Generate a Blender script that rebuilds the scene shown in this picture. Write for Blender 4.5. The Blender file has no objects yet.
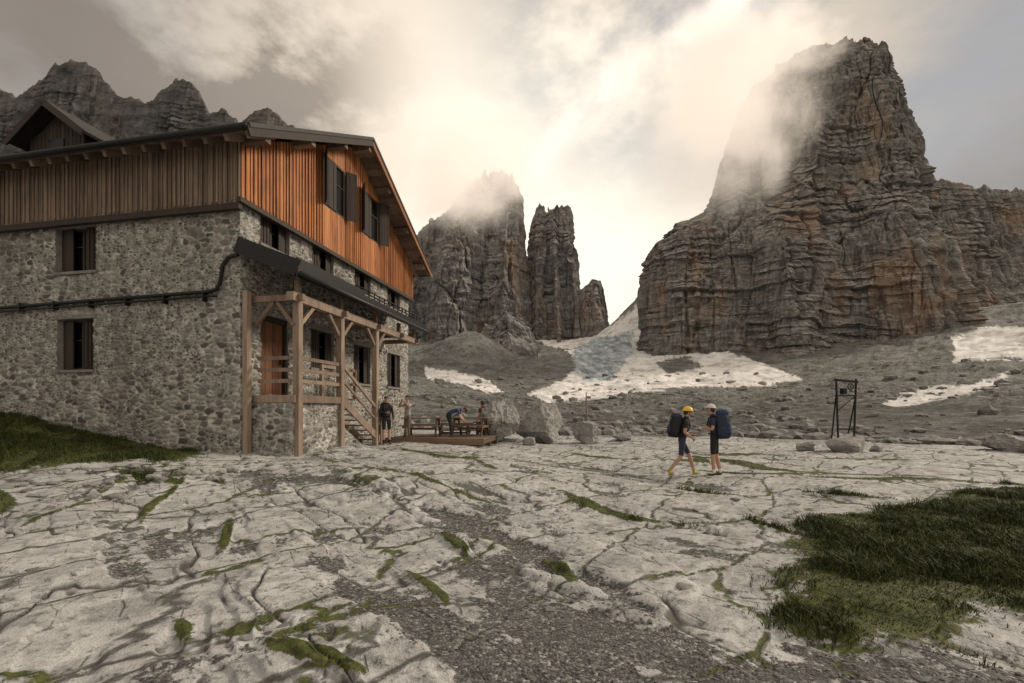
import bpy, math, random
import numpy as np
from mathutils import Vector, Matrix, Euler
random.seed(7); np.random.seed(7)
SC=bpy.context.scene
# ------------------------------------------------------------------ noise
_rs=np.random.RandomState(3)
PERM=_rs.permutation(256); PERM=np.concatenate([PERM,PERM,PERM]).astype(np.int32)
GR=_rs.uniform(-1,1,256).astype(np.float64)
def vnoise(x,y,z=0.0):
    x=np.asarray(x,float); y=np.asarray(y,float); z=np.asarray(z,float)+np.zeros_like(x)
    xi=np.floor(x).astype(np.int64); yi=np.floor(y).astype(np.int64); zi=np.floor(z).astype(np.int64)
    xf=x-xi; yf=y-yi; zf=z-zi
    u=xf**3*(xf*(xf*6-15)+10); v=yf**3*(yf*(yf*6-15)+10); w=zf**3*(zf*(zf*6-15)+10)
    def h(a,b,c): return GR[PERM[PERM[PERM[a&255]+(b&255)]+(c&255)]]
    r=[]
    for dz in (0,1):
        a=h(xi,yi,zi+dz)*(1-u)+h(xi+1,yi,zi+dz)*u
        b=h(xi,yi+1,zi+dz)*(1-u)+h(xi+1,yi+1,zi+dz)*u
        r.append(a*(1-v)+b*v)
    return r[0]*(1-w)+r[1]*w
def fbm(x,y,z=0.0,o=4,g=.5):
    s=0;a=1;t=0
    for i in range(o):
        s=s+a*vnoise(x*2**i+17.3*i,y*2**i-9.1*i,z*2**i+5.7*i); t+=a; a*=g
    return s/t
def ridged(x,y,z=0.0,o=4,g=.5):
    s=0;a=1;t=0
    for i in range(o):
        s=s+a*(1-2*np.abs(vnoise(x*2**i+3.3*i,y*2**i-7.1*i,z*2**i+2.7*i))); t+=a; a*=g
    return s/t
def sstep(a,b,x):
    t=np.clip((x-a)/(b-a),0,1); return t*t*(3-2*t)
def in_poly(px,py,poly):
    ins=np.zeros(px.shape,bool); n=len(poly); j=n-1
    for i in range(n):
        xi,yi=poly[i]; xj,yj=poly[j]
        c=((yi>py)!=(yj>py))&(px<(xj-xi)*(py-yi)/((yj-yi) if yj!=yi else 1e-9)+xi)
        ins^=c; j=i
    return ins
# ------------------------------------------------------------------ mesh helpers
def np_mesh(name,V,F,smooth=True,mats=(),mi=None,attrs=None):
    V=np.asarray(V,np.float32); F=np.asarray(F,np.int32); n=F.shape[1]
    me=bpy.data.meshes.new(name)
    me.vertices.add(len(V)); me.vertices.foreach_set('co',V.ravel())
    me.loops.add(F.size); me.loops.foreach_set('vertex_index',F.ravel())
    me.polygons.add(len(F)); me.polygons.foreach_set('loop_start',np.arange(0,F.size,n,dtype=np.int32))
    me.polygons.foreach_set('loop_total',np.full(len(F),n,np.int32))
    me.update(calc_edges=True)
    me.polygons.foreach_set('use_smooth',np.full(len(F),smooth,bool))
    for m in mats: me.materials.append(m)
    if mi is not None: me.polygons.foreach_set('material_index',np.asarray(mi,np.int32))
    if attrs:
        for k,a in attrs.items():
            at=me.color_attributes.new(name=k,type='FLOAT_COLOR',domain='POINT')
            c=np.ones((len(V),4),np.float32); c[:,:a.shape[1]]=a
            at.data.foreach_set('color',c.ravel())
    ob=bpy.data.objects.new(name,me); SC.collection.objects.link(ob)
    return ob
class MB:
    def __init__(s): s.V=[];s.F=[];s.M=[];s.S=[];s.n=0
    def add(s,V,F,m=0,smooth=False):
        s.V+= [tuple(map(float,v)) for v in V]; s.F+=[tuple(int(i)+s.n for i in f) for f in F]
        s.M+=[m]*len(F); s.S+=[smooth]*len(F); s.n+=len(V)
    def box(s,x0,x1,y0,y1,z0,z1,m=0):
        V=[(x0,y0,z0),(x1,y0,z0),(x1,y1,z0),(x0,y1,z0),(x0,y0,z1),(x1,y0,z1),(x1,y1,z1),(x0,y1,z1)]
        s.add(V,[(0,3,2,1),(4,5,6,7),(0,1,5,4),(1,2,6,5),(2,3,7,6),(3,0,4,7)],m)
    def beam(s,p0,p1,w,h,m=0,up=(0,0,1)):
        p0=Vector(p0);p1=Vector(p1);d=(p1-p0).normalized();up=Vector(up)
        if abs(d.dot(up))>.95: up=Vector((0,1,0))
        a=d.cross(up).normalized()*w/2; b=a.cross(d).normalized()*h/2
        V=[p0-a-b,p0+a-b,p0+a+b,p0-a+b,p1-a-b,p1+a-b,p1+a+b,p1-a+b]
        s.add(V,[(0,3,2,1),(4,5,6,7),(0,1,5,4),(1,2,6,5),(2,3,7,6),(3,0,4,7)],m)
    def tube(s,P,R,n=8,m=0,cap=True,smooth=True):
        P=[Vector(p) for p in P]
        if not hasattr(R,'__len__'): R=[R]*len(P)
        V=[];F=[];pa=None
        for i,p in enumerate(P):
            d=(P[min(i+1,len(P)-1)]-P[max(i-1,0)]).normalized()
            if pa is None:
                u=Vector((0,0,1)) if abs(d.z)<.9 else Vector((0,1,0)); a=d.cross(u).normalized()
            else: a=(pa-d*pa.dot(d)).normalized()
            pa=a; b=d.cross(a)
            for k in range(n):
                t=2*math.pi*k/n; V.append(p+(a*math.cos(t)+b*math.sin(t))*R[i])
        for i in range(len(P)-1):
            for k in range(n):
                F.append((i*n+k,i*n+(k+1)%n,(i+1)*n+(k+1)%n,(i+1)*n+k))
        if cap: F.append(tuple(range(n))[::-1]); F.append(tuple((len(P)-1)*n+k for k in range(n)))
        s.add(V,F,m,smooth)
    def ell(s,c,r,m=0,nu=14,nv=9,zmin=-1.0,rot=None,p=1.0):
        V=[];F=[]
        t0=math.acos(max(-1,min(1,zmin)))
        for j in range(nv+1):
            t=t0*j/nv
            for i in range(nu):
                a=2*math.pi*i/nu
                f=lambda q:math.copysign(abs(q)**p,q)
                v=Vector((f(math.sin(t))*f(math.cos(a))*r[0],f(math.sin(t))*f(math.sin(a))*r[1],f(math.cos(t))*r[2]))
                if rot: v=rot@v
                V.append(v+Vector(c))
        for j in range(nv):
            for i in range(nu): F.append((j*nu+i,(j+1)*nu+i,(j+1)*nu+(i+1)%nu,j*nu+(i+1)%nu))
        if zmin>-1: F.append(tuple(nv*nu+i for i in range(nu)))
        s.add(V,F,m,True)
    def build(s,name,mats,parent=None,loc=None,rot=None):
        me=bpy.data.meshes.new(name); me.from_pydata(s.V,[],s.F)
        for m in mats: me.materials.append(m)
        me.polygons.foreach_set('material_index',s.M); me.polygons.foreach_set('use_smooth',s.S)
        me.validate(); me.update()
        ob=bpy.data.objects.new(name,me); SC.collection.objects.link(ob)
        if parent: ob.parent=parent
        if loc: ob.location=loc
        if rot: ob.rotation_euler=rot
        return ob
# ------------------------------------------------------------------ material helpers
class NT:
    def __init__(s,tree): s.t=tree
    def n(s,ty,**k):
        nd=s.t.nodes.new(ty)
        for a,b in k.items(): setattr(nd,a,b)
        return nd
    def set(s,inp,v):
        if isinstance(v,bpy.types.NodeSocket): s.t.links.new(v,inp)
        elif isinstance(v,bpy.types.Node): s.t.links.new(v.outputs[0],inp)
        else:
            if hasattr(inp.default_value,'__len__') and len(inp.default_value)==4 and len(v)==3: v=(*v,1)
            inp.default_value=v
    def m(s,op,a,b=0.0,c=0.0,clamp=False):
        nd=s.t.nodes.new('ShaderNodeMath'); nd.operation=op; nd.use_clamp=clamp
        s.set(nd.inputs[0],a); s.set(nd.inputs[1],b)
        return nd.outputs[0]
    def mix(s,f,a,b,bt='MIX'):
        nd=s.t.nodes.new('ShaderNodeMix'); nd.data_type='RGBA'; nd.blend_type=bt
        s.set(nd.inputs[0],f); s.set(nd.inputs[6],a); s.set(nd.inputs[7],b); return nd.outputs[2]
    def rng(s,v,a,b,c=0.0,d=1.0,smooth=True):
        nd=s.t.nodes.new('ShaderNodeMapRange'); nd.interpolation_type='SMOOTHSTEP' if smooth else 'LINEAR'
        s.set(nd.inputs[0],v)
        for i,q in enumerate((a,b,c,d)): s.set(nd.inputs[1+i],q)
        return nd.outputs[0]
    def mapc(s,vec,sc=(1,1,1),loc=(0,0,0),rot=(0,0,0)):
        nd=s.t.nodes.new('ShaderNodeMapping'); s.set(nd.inputs[0],vec); nd.inputs['Scale'].default_value=sc
        nd.inputs['Location'].default_value=loc; nd.inputs['Rotation'].default_value=rot; return nd.outputs[0]
    def noise(s,vec,scale,detail=6,rough=.55,dist=0.0,out=0):
        nd=s.t.nodes.new('ShaderNodeTexNoise'); s.set(nd.inputs['Vector'],vec)
        nd.inputs['Scale'].default_value=scale; nd.inputs['Detail'].default_value=detail
        nd.inputs['Roughness'].default_value=rough; nd.inputs['Distortion'].default_value=dist; return nd.outputs[out]
    def edge(s,vec,scale):
        nd=s.t.nodes.new('ShaderNodeTexVoronoi'); nd.feature='DISTANCE_TO_EDGE'; s.set(nd.inputs['Vector'],vec); nd.inputs['Scale'].default_value=scale
        return nd.outputs['Distance']
    def warp(s,vec,scale,amt,detail=3):
        nd=s.t.nodes.new('ShaderNodeVectorMath'); nd.operation='MULTIPLY_ADD'
        s.set(nd.inputs[0],s.noise(vec,scale,detail,.55,0,1)); nd.inputs[1].default_value=(amt,)*3; s.set(nd.inputs[2],vec); return nd.outputs[0]
    def ramp(s,f,st):
        nd=s.t.nodes.new('ShaderNodeValToRGB'); s.set(nd.inputs[0],f); e=nd.color_ramp.elements
        while len(e)<len(st): e.new(.5)
        for i,(p,c) in enumerate(st):
            e[i].position=p; e[i].color=(*c,1) if len(c)==3 else c
        return nd.outputs[0]
def newmat(name):
    m=bpy.data.materials.new(name); m.use_nodes=True; t=m.node_tree; t.nodes.clear()
    N=NT(t); out=N.n('ShaderNodeOutputMaterial'); b=N.n('ShaderNodeBsdfPrincipled'); t.links.new(b.outputs[0],out.inputs[0])
    b.inputs['Roughness'].default_value=.8
    return m,N,b
def bump(N,b,h,strength=.5,dist=.02,chain=None):
    nd=N.n('ShaderNodeBump'); N.set(nd.inputs['Height'],h); nd.inputs['Strength'].default_value=strength; nd.inputs['Distance'].default_value=dist
    if chain is not None: N.set(nd.inputs['Normal'],chain)
    N.set(b.inputs['Normal'],nd.outputs[0]); return nd.outputs[0]
def simple(name,col,rough=.8,var=.25,scale=8.0,metal=0.0,bmp=0.0,spec=.5):
    m,N,b=newmat(name); tc=N.n('ShaderNodeTexCoord').outputs['Object']
    n=N.noise(tc,scale,5); lo=tuple(c*(1-var) for c in col); hi=tuple(min(1,c*(1+var)) for c in col)
    N.set(b.inputs['Base Color'],N.ramp(n,[(.3,lo),(.7,hi)])); b.inputs['Roughness'].default_value=rough; b.inputs['Metallic'].default_value=metal
    b.inputs['Specular IOR Level'].default_value=spec
    if bmp: bump(N,b,n,bmp,.02)
    return m
def woodmat(name,c1,c2,c3,axis='z',weather=.0):
    m,N,b=newmat(name); tc=N.n('ShaderNodeTexCoord').outputs['Object']
    geo=N.n('ShaderNodeNewGeometry'); rnd=geo.outputs['Random Per Island']
    sc={'z':(14,14,.8),'x':(.8,14,14),'y':(14,.8,14)}[axis]
    add=N.n('ShaderNodeVectorMath',operation='ADD'); N.set(add.inputs[0],N.mapc(tc,sc))
    cmb=N.n('ShaderNodeCombineXYZ'); N.set(cmb.inputs[0],N.m('MULTIPLY',rnd,37.0)); N.set(cmb.inputs[1],N.m('MULTIPLY',rnd,91.0)); N.set(add.inputs[1],cmb.outputs[0])
    n=N.noise(add.outputs[0],1.6,6,.6,.6)
    big=N.noise(tc,.9,3)
    f=N.m('ADD',N.m('MULTIPLY',n,.6),N.m('ADD',N.m('MULTIPLY',rnd,.28),N.m('MULTIPLY',big,.25)))
    col=N.ramp(f,[(.3,c1),(.55,c2),(.85,c3)])
    if weather:
        w=N.rng(N.noise(N.mapc(tc,(3,3,.7)),1.5,6,.65),.45,.7,0,weather)
        col=N.mix(w,col,(.07,.055,.045))
    N.set(b.inputs['Base Color'],col); b.inputs['Roughness'].default_value=.75
    bump(N,b,n,.35,.01); return m
# ------------------------------------------------------------------ ground functions
def strip_d(x,y,cx,cy,dx,dy,hl,hw):
    l=math.hypot(dx,dy); dx/=l;dy/=l
    u=(x-cx)*dx+(y-cy)*dy; v=-(x-cx)*dy+(y-cy)*dx
    v=v+.35*hw*np.sin(u*2.3+cx)+.14*np.sin(u*.9+cy)
    return (np.abs(u)/hl)**2.5+(np.abs(v)/hw)**2
STRIPS=[(-1.8,8.8,.7,-.7,1.9,.14),(1.6,7.4,.62,-.78,1.8,.15),(7.9,13.5,.45,-.9,3.2,.3),(8.4,10.2,.9,-.4,2.6,.2),(-4.6,11.2,.6,-.8,1.3,.25),
 (-5.5,7.2,.5,-.85,1.7,.09),(-6.6,6.8,.4,-.9,1.5,.11),(-1.0,4.4,.5,-.8,.6,.07),(4.5,16,.9,-.3,2.5,.35),(-2.8,14,.6,-.7,2.6,.35),(-.8,5.6,.6,-.8,.4,.07),
 (3.4,6.0,.3,-.9,.5,.07),(-2.4,3.3,.5,-.8,.4,.07),(-1.4,3.0,.8,-.5,.5,.07),(10.5,17,.95,-.3,3.5,.35),(1.0,11.5,.7,-.7,1.2,.15),(-3.3,9.6,.7,-.7,1.4,.12),(-8.5,7.5,.7,-.5,1.5,.22),
 (3.0,9.6,.7,-.6,1.8,.12),(-3.7,5.8,.5,-.8,1.0,.07),(-4.4,5.0,.5,-.8,.6,.08),(6.5,8.4,.8,-.5,1.3,.12),(-1.2,11.5,.6,-.8,1.8,.16),(.4,4.6,.4,-.9,.4,.06),
 (5.8,12.6,.9,-.35,2.4,.2),(2.2,13.2,.8,-.5,1.8,.2),(-7.2,8.9,.8,-.4,1.6,.16)]
def far_h(x,y):
    r=np.hypot(x,np.maximum(y,0)); rr=np.minimum(r,1400)
    h=0.00011*rr*rr*sstep(-200,300,y)
    h=h+150*np.exp(-((x-430)/120)**2-((y-1370)/260)**2)
    h=h+58*np.exp(-((x+95)/95)**2-((y-1000)/130)**2)
    h=h+16*np.exp(-((x-900)/260)**2-((y-760)/200)**2)
    h=h-2.2*np.exp(-((r-75)/35)**2)
    k=sstep(35,260,r)
    h=h+k*(4.4*fbm(x/45,y/45,3.1,6,.55)+2.4*ridged(x/16,y/16,9.1,5,.6)-1.0)+sstep(300,900,r)*(11*fbm(x/120,y/120,1.7,5)+6*ridged(x/50,y/50,2.7,5))
    return h
def near_base(x,y):
    a=.52*sstep(4.5,-5.5,x)*sstep(4,11.5,y)*sstep(60,30,y)
    bank=.85*np.exp(-((x+13.5)/3.6)**2-((y-11.8)/2.0)**2)+.16*np.exp(-((x-6.8)/3.5)**2-((y-6.3)/1.2)**2)
    return a+bank+.16*fbm(x/5+4,y/5,2.2,3)*sstep(90,30,np.hypot(x,y))
def uv(x,y):
    wx=.30*fbm(x/1.7,y/1.7,7.7,3); wy=.30*fbm(x/1.7+40,y/1.7,1.7,3)
    return (x-y)*.7071+wx,(x+y)*.7071+wy
def gravel_raw(x,y):
    u,v=uv(x,y)
    g=.75*fbm(u*.45,v*1.5,3.4,5,.6)+.35*fbm(x/.7,y/.7,5.4,4,.6)-.06
    cx=-1.15-(y-5.5)*.62
    g=g+.30*np.exp(-((x-cx)/(.75+.16*y))**2)*sstep(9.5,6.5,y)
    g=g+.5*np.exp(-((x-2.3)/1.3)**2-((y-2.45)/.5)**2)+.25*np.exp(-((x+1.9)/.9)**2-((y-2.9)/.7)**2)
    g=g+.2*np.exp(-((x-3.4)/2.0)**2-((y-5.2)/.5)**2)+.15*np.exp(-((x+5)/2.0)**2-((y-9)/.7)**2)
    return g
def grass_raw(x,y):
    w=.5*fbm(x/.7,y/.7,5.1,5,.6)+.5*fbm(x/2.2,y/2.2,8.1,2)
    L=(x-6.4)*.86+(y-5.95)*.51; T=-(x-6.4)*.51+(y-5.95)*.86
    d=(np.abs(L)/4.8)**3+(np.abs(T)/1.3)**2
    g=sstep(1.35,.45,d+w*1.2)
    d=((x+12.0)/4.4)**2+((y-10.5)/1.6)**2; g=np.maximum(g,sstep(1.3,.5,d+w*1.5))
    for s in STRIPS:
        d=strip_d(x,y,*s); g=np.maximum(g,.85*sstep(1.6,.2,d+2.6*w))
    return g
def cracks(x,y):
    u,v=uv(x,y)
    n1=fbm(u*.30,v*1.15,2.0,4); n2=fbm(u*.9+9,v*.5+3,6.0,4)
    c1=np.exp(-(n1/.026)**2); c2=np.exp(-(n2/.016)**2)*.8
    t=fbm(u*.28+3,v*.75,12.0,4)*5.5; k=np.floor(t); f=t-k
    terr=k+sstep(.78,.98,f); led=np.exp(-((f-.86)/.07)**2)
    return c1,c2,terr,led
def moss_of(x,y,cr): return np.clip(cr*sstep(-.10,.22,fbm(x/3+7,y/3,9.9,3)),0,1)
def ground(x,y,full=False):
    x=np.asarray(x,float);y=np.asarray(y,float)
    r=np.hypot(x,y); near=sstep(70,38,r)
    c1,c2,terr,led=cracks(x,y)
    gv=gravel_raw(x,y); gm=sstep(.08,.30,gv); gr=grass_raw(x,y)
    cr=np.clip(c1+c2*.8+.4*led*sstep(14,6,r),0,1.2)
    slab=.028*terr+.03*fbm(x*.5,y*.5,3.3,3)+.005*fbm(x*5,y*5,1.3,3)+.010*fbm((x-y)*.9,(x+y)*3.0,5.3,4)+.03
    slab=slab-.035*c1*sstep(25,8,r)-.015*c2*sstep(16,6,r)
    flat=-.01+.012*fbm(x*2,y*2,6.2,4)
    h=near_base(x,y)+near*(slab*(1-gm)+flat*gm)
    h=h+near*.03*np.clip(gr,0,1)+far_h(x,y)
    if not full: return h
    G=np.clip(np.maximum(gr,moss_of(x,y,cr)*(1-gm*.6)*.62),0,1)
    return h,gm,G,cr,near
# ------------------------------------------------------------------ TERRAIN
NR=860; front=np.radians(np.linspace(-58,58,820)); back=np.radians(np.linspace(58,302,110)[1:-1])
TH=np.concatenate([front,back]); NTh=len(TH)
R=.5*np.exp(np.linspace(0,math.log(4200/.5),NR))
RR,TT=np.meshgrid(R,TH,indexing='ij'); X=RR*np.sin(TT); Y=RR*np.cos(TT)
Xf=X.ravel();Yf=Y.ravel()
H,GM,GG,CR,NEAR=ground(Xf,Yf,True)
V=np.column_stack([Xf,Yf,H])
i=np.arange(NR-1)[:,None]; j=np.arange(NTh)[None,:]; j2=(j+1)%NTh
F=np.stack([i*NTh+j+0*j2,(i*NTh+j2),((i+1)*NTh+j2),((i+1)*NTh+j)],-1).reshape(-1,4)
F=F[:, ::-1]
# snowfields, outlined by bearing tangent and elevation tangent seen from the camera (x/y , z/y)
yy=np.maximum(Yf,1); bt=Xf/yy; et=(H-1.55)/yy
wv=.014*fbm(Xf/30,Yf/60,1.1,5,.6); wv2=.009*fbm(Xf/30,Yf/60,8.1,5,.6)
def PG(L): return [((a-512)/455.,(410-b)/455.) for a,b in L]
SN=[PG([(512,334),(545,326),(575,334),(602,330),(640,304),(664,296),(680,318),(652,336),(636,348),(690,345),(727,350),(764,364),(800,378),(770,386),(720,386),(672,389),(625,395),(590,399),(545,402),(526,394),(562,381),(578,366),(568,350),(545,344)]),
 PG([(425,366),(455,372),(482,378),(505,393),(486,392),(458,384),(428,380)]),
 PG([(950,338),(985,326),(1030,328),(1060,345),(1040,362),(1000,358),(955,362)]),
 PG([(880,403),(925,388),(975,382),(1010,373),(1006,385),(948,398),(900,408)]),
 PG([(815,414),(862,409),(905,407),(935,411),(880,416)]),
 PG([(655,362),(690,356),(700,366),(668,374)])]
snow=np.zeros(len(Xf))
for p in SN[:5]: snow=np.maximum(snow,in_poly(bt+wv,et+wv2,p).astype(float)*(Yf>120))
snow=snow*(1-in_poly(bt+wv,et+wv2,SN[5]))
ice=in_poly(bt+wv,et+wv2,PG([(574,348),(600,337),(632,332),(634,350),(622,364),(612,380),(592,382),(574,370)])).astype(float)*(Yf>120)
far=sstep(32,60,np.hypot(Xf,Yf)+8*fbm(Xf/9,Yf/9,4.1,4))
A1=np.column_stack([GM,GG,snow]); A2=np.column_stack([far,np.clip(CR,0,1),ice])
def ground_mat():
    m,N,b=newmat('limestone_ground'); tc=N.n('ShaderNodeTexCoord').outputs['Object']
    a=N.n('ShaderNodeAttribute',attribute_name='mask'); s=N.n('ShaderNodeSeparateColor'); N.set(s.inputs[0],a.outputs['Color'])
    a2=N.n('ShaderNodeAttribute',attribute_name='aux'); s2=N.n('ShaderNodeSeparateColor'); N.set(s2.inputs[0],a2.outputs['Color'])
    gm,gg,sn=s.outputs; far,cr,ice=s2.outputs
    ro=N.mapc(N.mapc(tc,rot=(0,0,math.radians(45))),(1,.42,1)); wr=N.warp(ro,1.6,.55,4)
    ro2=N.mapc(N.mapc(tc,rot=(0,0,math.radians(-38))),(1,.3,1)); wr2=N.warp(ro2,2.2,.35,3)
    e1=N.edge(wr,.85); e2=N.edge(wr2,2.6)
    nf=N.noise(tc,9,6,.72); nb=N.noise(tc,.8,5,.64,.4); ns=N.noise(tc,60,2,.7); nm=N.noise(ro,3.2,6,.74,.5)
    slab=N.ramp(nb,[(.28,(.36,.36,.357)),(.5,(.50,.498,.492)),(.72,(.63,.628,.62))])
    slab=N.mix(N.rng(nm,.43,.61,0,.62),slab,(.23,.228,.222))
    slab=N.mix(N.rng(nf,.49,.64,0,.68),slab,(.15,.148,.143))
    slab=N.mix(N.rng(ns,.5,.7,0,.35),slab,(.72,.718,.71))
    jn=N.m('MULTIPLY',N.rng(e1,.035,.004),N.rng(nf,.35,.5)); jn2=N.m('MULTIPLY',N.rng(e2,.03,.004),N.rng(nm,.44,.58))
    jj=N.m('MAXIMUM',jn,N.m('MULTIPLY',jn2,.6))
    crk=N.m('MAXIMUM',N.rng(cr,.25,.95),jj)
    slab=N.mix(N.m('MULTIPLY',crk,.85),slab,(.055,.052,.044))
    v1=N.n('ShaderNodeTexVoronoi'); N.set(v1.inputs['Vector'],tc); v1.inputs['Scale'].default_value=42
    sv=N.n('ShaderNodeSeparateColor'); N.set(sv.inputs[0],v1.outputs['Color'])
    grav=N.ramp(sv.outputs[0],[(.0,(.05,.049,.048)),(.5,(.12,.118,.115)),(.85,(.23,.227,.22)),(1,(.50,.495,.49))])
    grav=N.mix(N.rng(nb,.35,.65,0,.4),grav,(.085,.082,.078))
    fg=N.rng(N.m('ADD',gm,N.m('MULTIPLY',N.m('SUBTRACT',nf,.5),2.8)),.38,.64)
    c=N.mix(fg,slab,grav)
    moss=N.ramp(nf,[(.35,(.03,.034,.012)),(.52,(.075,.09,.024)),(.7,(.15,.16,.05))])
    gg2=N.m('MAXIMUM',gg,N.m('MULTIPLY',jj,N.rng(N.noise(tc,.7,2),.40,.56,0,.85)))
    fm=N.rng(N.m('ADD',gg2,N.m('MULTIPLY',N.m('SUBTRACT',nf,.5),1.7)),.42,.66)
    c=N.mix(fm,c,moss)
    n1=N.noise(tc,.5,8,.84); n2=N.noise(N.mapc(tc,(1,.6,1)),.03,8,.74)
    sc=N.ramp(n1,[(.38,(.03,.03,.029)),(.5,(.15,.148,.142)),(.61,(.38,.375,.36))])
    sc=N.mix(N.rng(n2,.44,.56,0,.7),sc,N.ramp(n1,[(.36,(.15,.147,.14)),(.62,(.42,.415,.40))]))
    sc=N.mix(N.rng(N.noise(tc,.05,6,.74),.49,.60,0,.65),sc,(.07,.078,.045))
    c=N.mix(far,c,sc)
    snc=N.ramp(N.noise(tc,.035,7,.72),[(.38,(.50,.48,.46)),(.55,(.90,.88,.86))])
    c=N.mix(sn,c,snc)
    icn=N.noise(N.mapc(tc,(1,.25,1)),.07,7,.75)
    c=N.mix(N.m('MULTIPLY',ice,.95),c,N.ramp(icn,[(.40,(.16,.19,.21)),(.52,(.40,.46,.49)),(.64,(.68,.73,.75))]))
    N.set(b.inputs['Base Color'],c); b.inputs['Roughness'].default_value=.75; b.inputs['Specular IOR Level'].default_value=.25
    h1=N.m('ADD',N.m('MULTIPLY',N.m('SUBTRACT',1.0,v1.outputs['Distance']),N.m('MULTIPLY',fg,.6)),N.m('ADD',N.m('MULTIPLY',nf,1.3),N.m('MULTIPLY',ns,.4)))
    hgt=N.m('SUBTRACT',h1,N.m('MULTIPLY',crk,1.2))
    ch=bump(N,b,N.m('MULTIPLY',N.m('ADD',n1,N.m('MULTIPLY',n2,3.0)),N.m('MULTIPLY',far,N.m('SUBTRACT',1.0,N.m('MULTIPLY',sn,.6)))),1.0,2.2)
    bump(N,b,hgt,.9,.03,ch); return m
terrain=np_mesh('ground',V,F,True,[ground_mat()],attrs={'mask':A1,'aux':A2})
# ------------------------------------------------------------------ grass blades
def grass_obj():
    P=[]
    def samp(n,x0,x1,y0,y1,thr,hmin,hmax,crk=False):
        x=np.random.uniform(x0,x1,n);y=np.random.uniform(y0,y1,n)
        m=grass_raw(x,y)
        if crk:
            c1,c2,_,led=cracks(x,y); m=np.maximum(m,.8*moss_of(x,y,np.clip(c1+c2+.5*led,0,1))*(gravel_raw(x,y)<.2))
        k=m>np.random.uniform(thr,1,n)
        x,y,m=x[k],y[k],m[k]
        cl=.25+1.1*np.clip(fbm(x*1.8,y*1.8,3.0,5,.6)*1.9+.45,0,1.4)
        P.append(np.column_stack([x,y,ground(x,y)-.01,np.random.uniform(hmin,hmax,len(x))*cl*(.35+.65*m)]))
    samp(300000,1.5,12,2.2,9.5,.2,.04,.14)
    samp(80000,-17,-7,8.3,13,.2,.05,.14)
    samp(380000,-9,12,2.4,18,.3,.012,.04,True)
    P=np.concatenate(P); n=len(P); a=np.random.uniform(0,2*math.pi,n); w=np.random.uniform(.002,.0045,n)*(1+P[:,1]/14)
    dx=np.cos(a)*w;dy=np.sin(a)*w; ln=np.random.uniform(-.9,.9,(n,2))*P[:,3:4]
    b0=P[:,:3]-np.column_stack([dx,dy,0*dx]); b1=P[:,:3]+np.column_stack([dx,dy,0*dx])
    mid=P[:,:3]+np.column_stack([ln[:,0]*.35,ln[:,1]*.35,P[:,3]*.6]); tip=P[:,:3]+np.column_stack([ln[:,0],ln[:,1],P[:,3]*.9])
    m0=mid-np.column_stack([dx,dy,0*dx])*.7; m1=mid+np.column_stack([dx,dy,0*dx])*.7
    V=np.stack([b0,b1,m1,tip,m0],1).reshape(-1,3); k=np.arange(n)[:,None]*5
    Fq=np.concatenate([k+np.array([[0,1,2]]),k+np.array([[0,2,4]]),k+np.array([[4,2,3]])])
    m,N,b=newmat('grass_blades'); g=N.n('ShaderNodeNewGeometry'); tc=N.n('ShaderNodeTexCoord').outputs['Object']
    c=N.ramp(N.m('ADD',N.m('MULTIPLY',g.outputs['Random Per Island'],.45),N.m('MULTIPLY',N.noise(tc,1.5,4,.7),.65)),[(.25,(.012,.017,.006)),(.52,(.034,.047,.011)),(.74,(.08,.092,.021)),(1,(.20,.18,.07))])
    N.set(b.inputs['Base Color'],c); b.inputs['Roughness'].default_value=.65; b.inputs['Specular IOR Level'].default_value=.25
    np_mesh('grass',V,Fq,False,[m])
grass_obj()
# ------------------------------------------------------------------ rocks
def ico(sub):
    import bmesh
    bm=bmesh.new(); bmesh.ops.create_icosphere(bm,subdivisions=sub,radius=1); bm.verts.ensure_lookup_table()
    V=np.array([v.co[:] for v in bm.verts]); F=np.array([[v.index for v in f.verts] for f in bm.faces]); bm.free(); return V,F
def rock_shape(sub,seed,sc=(1,1,1),nz=.12,planes=14,dlo=.58,dhi=.88,cap=1.3):
    rs=np.random.RandomState(seed); V,F=ico(sub); V=V/np.linalg.norm(V,axis=1)[:,None]
    n=rs.normal(size=(planes,3)); n/=np.linalg.norm(n,axis=1)[:,None]; d=rs.uniform(dlo,dhi,planes)
    r=np.full(len(V),cap)
    for k in range(planes):
        c=V@n[k]; r=np.where(c>.05,np.minimum(r,d[k]/np.maximum(c,.05)),r)
    P=V*r[:,None]
    if nz: P=P*(1+nz*fbm(P[:,0]*2+seed,P[:,1]*2,P[:,2]*2,4)+nz*.5*ridged(P[:,0]*4+seed,P[:,1]*4,P[:,2]*4,4))[:,None]
    return P*np.array(sc),F
def rockmat(name,c1,c2,c3,sc=1.0):
    m,N,b=newmat(name); tc=N.n('ShaderNodeTexCoord').outputs['Object']; g=N.n('ShaderNodeNewGeometry').outputs['Random Per Island']
    n=N.noise(tc,2.2*sc,8,.70,.5); c=N.ramp(N.m('ADD',N.m('MULTIPLY',n,.8),N.m('MULTIPLY',g,.2)),[(.32,c1),(.55,c2),(.78,c3)])
    c=N.mix(N.rng(N.noise(tc,9*sc,6,.7),.52,.68,0,.6),c,(.08,.078,.07))
    N.set(b.inputs['Base Color'],c); bump(N,b,N.noise(tc,5*sc,9,.74),1.0,.09/sc); return m
M_ROCK=rockmat('limestone_rock',(.16,.155,.147),(.31,.305,.293),(.50,.495,.48))
M_ROCKD=rockmat('scree_rock',(.10,.098,.092),(.23,.226,.215),(.44,.435,.42))
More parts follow.
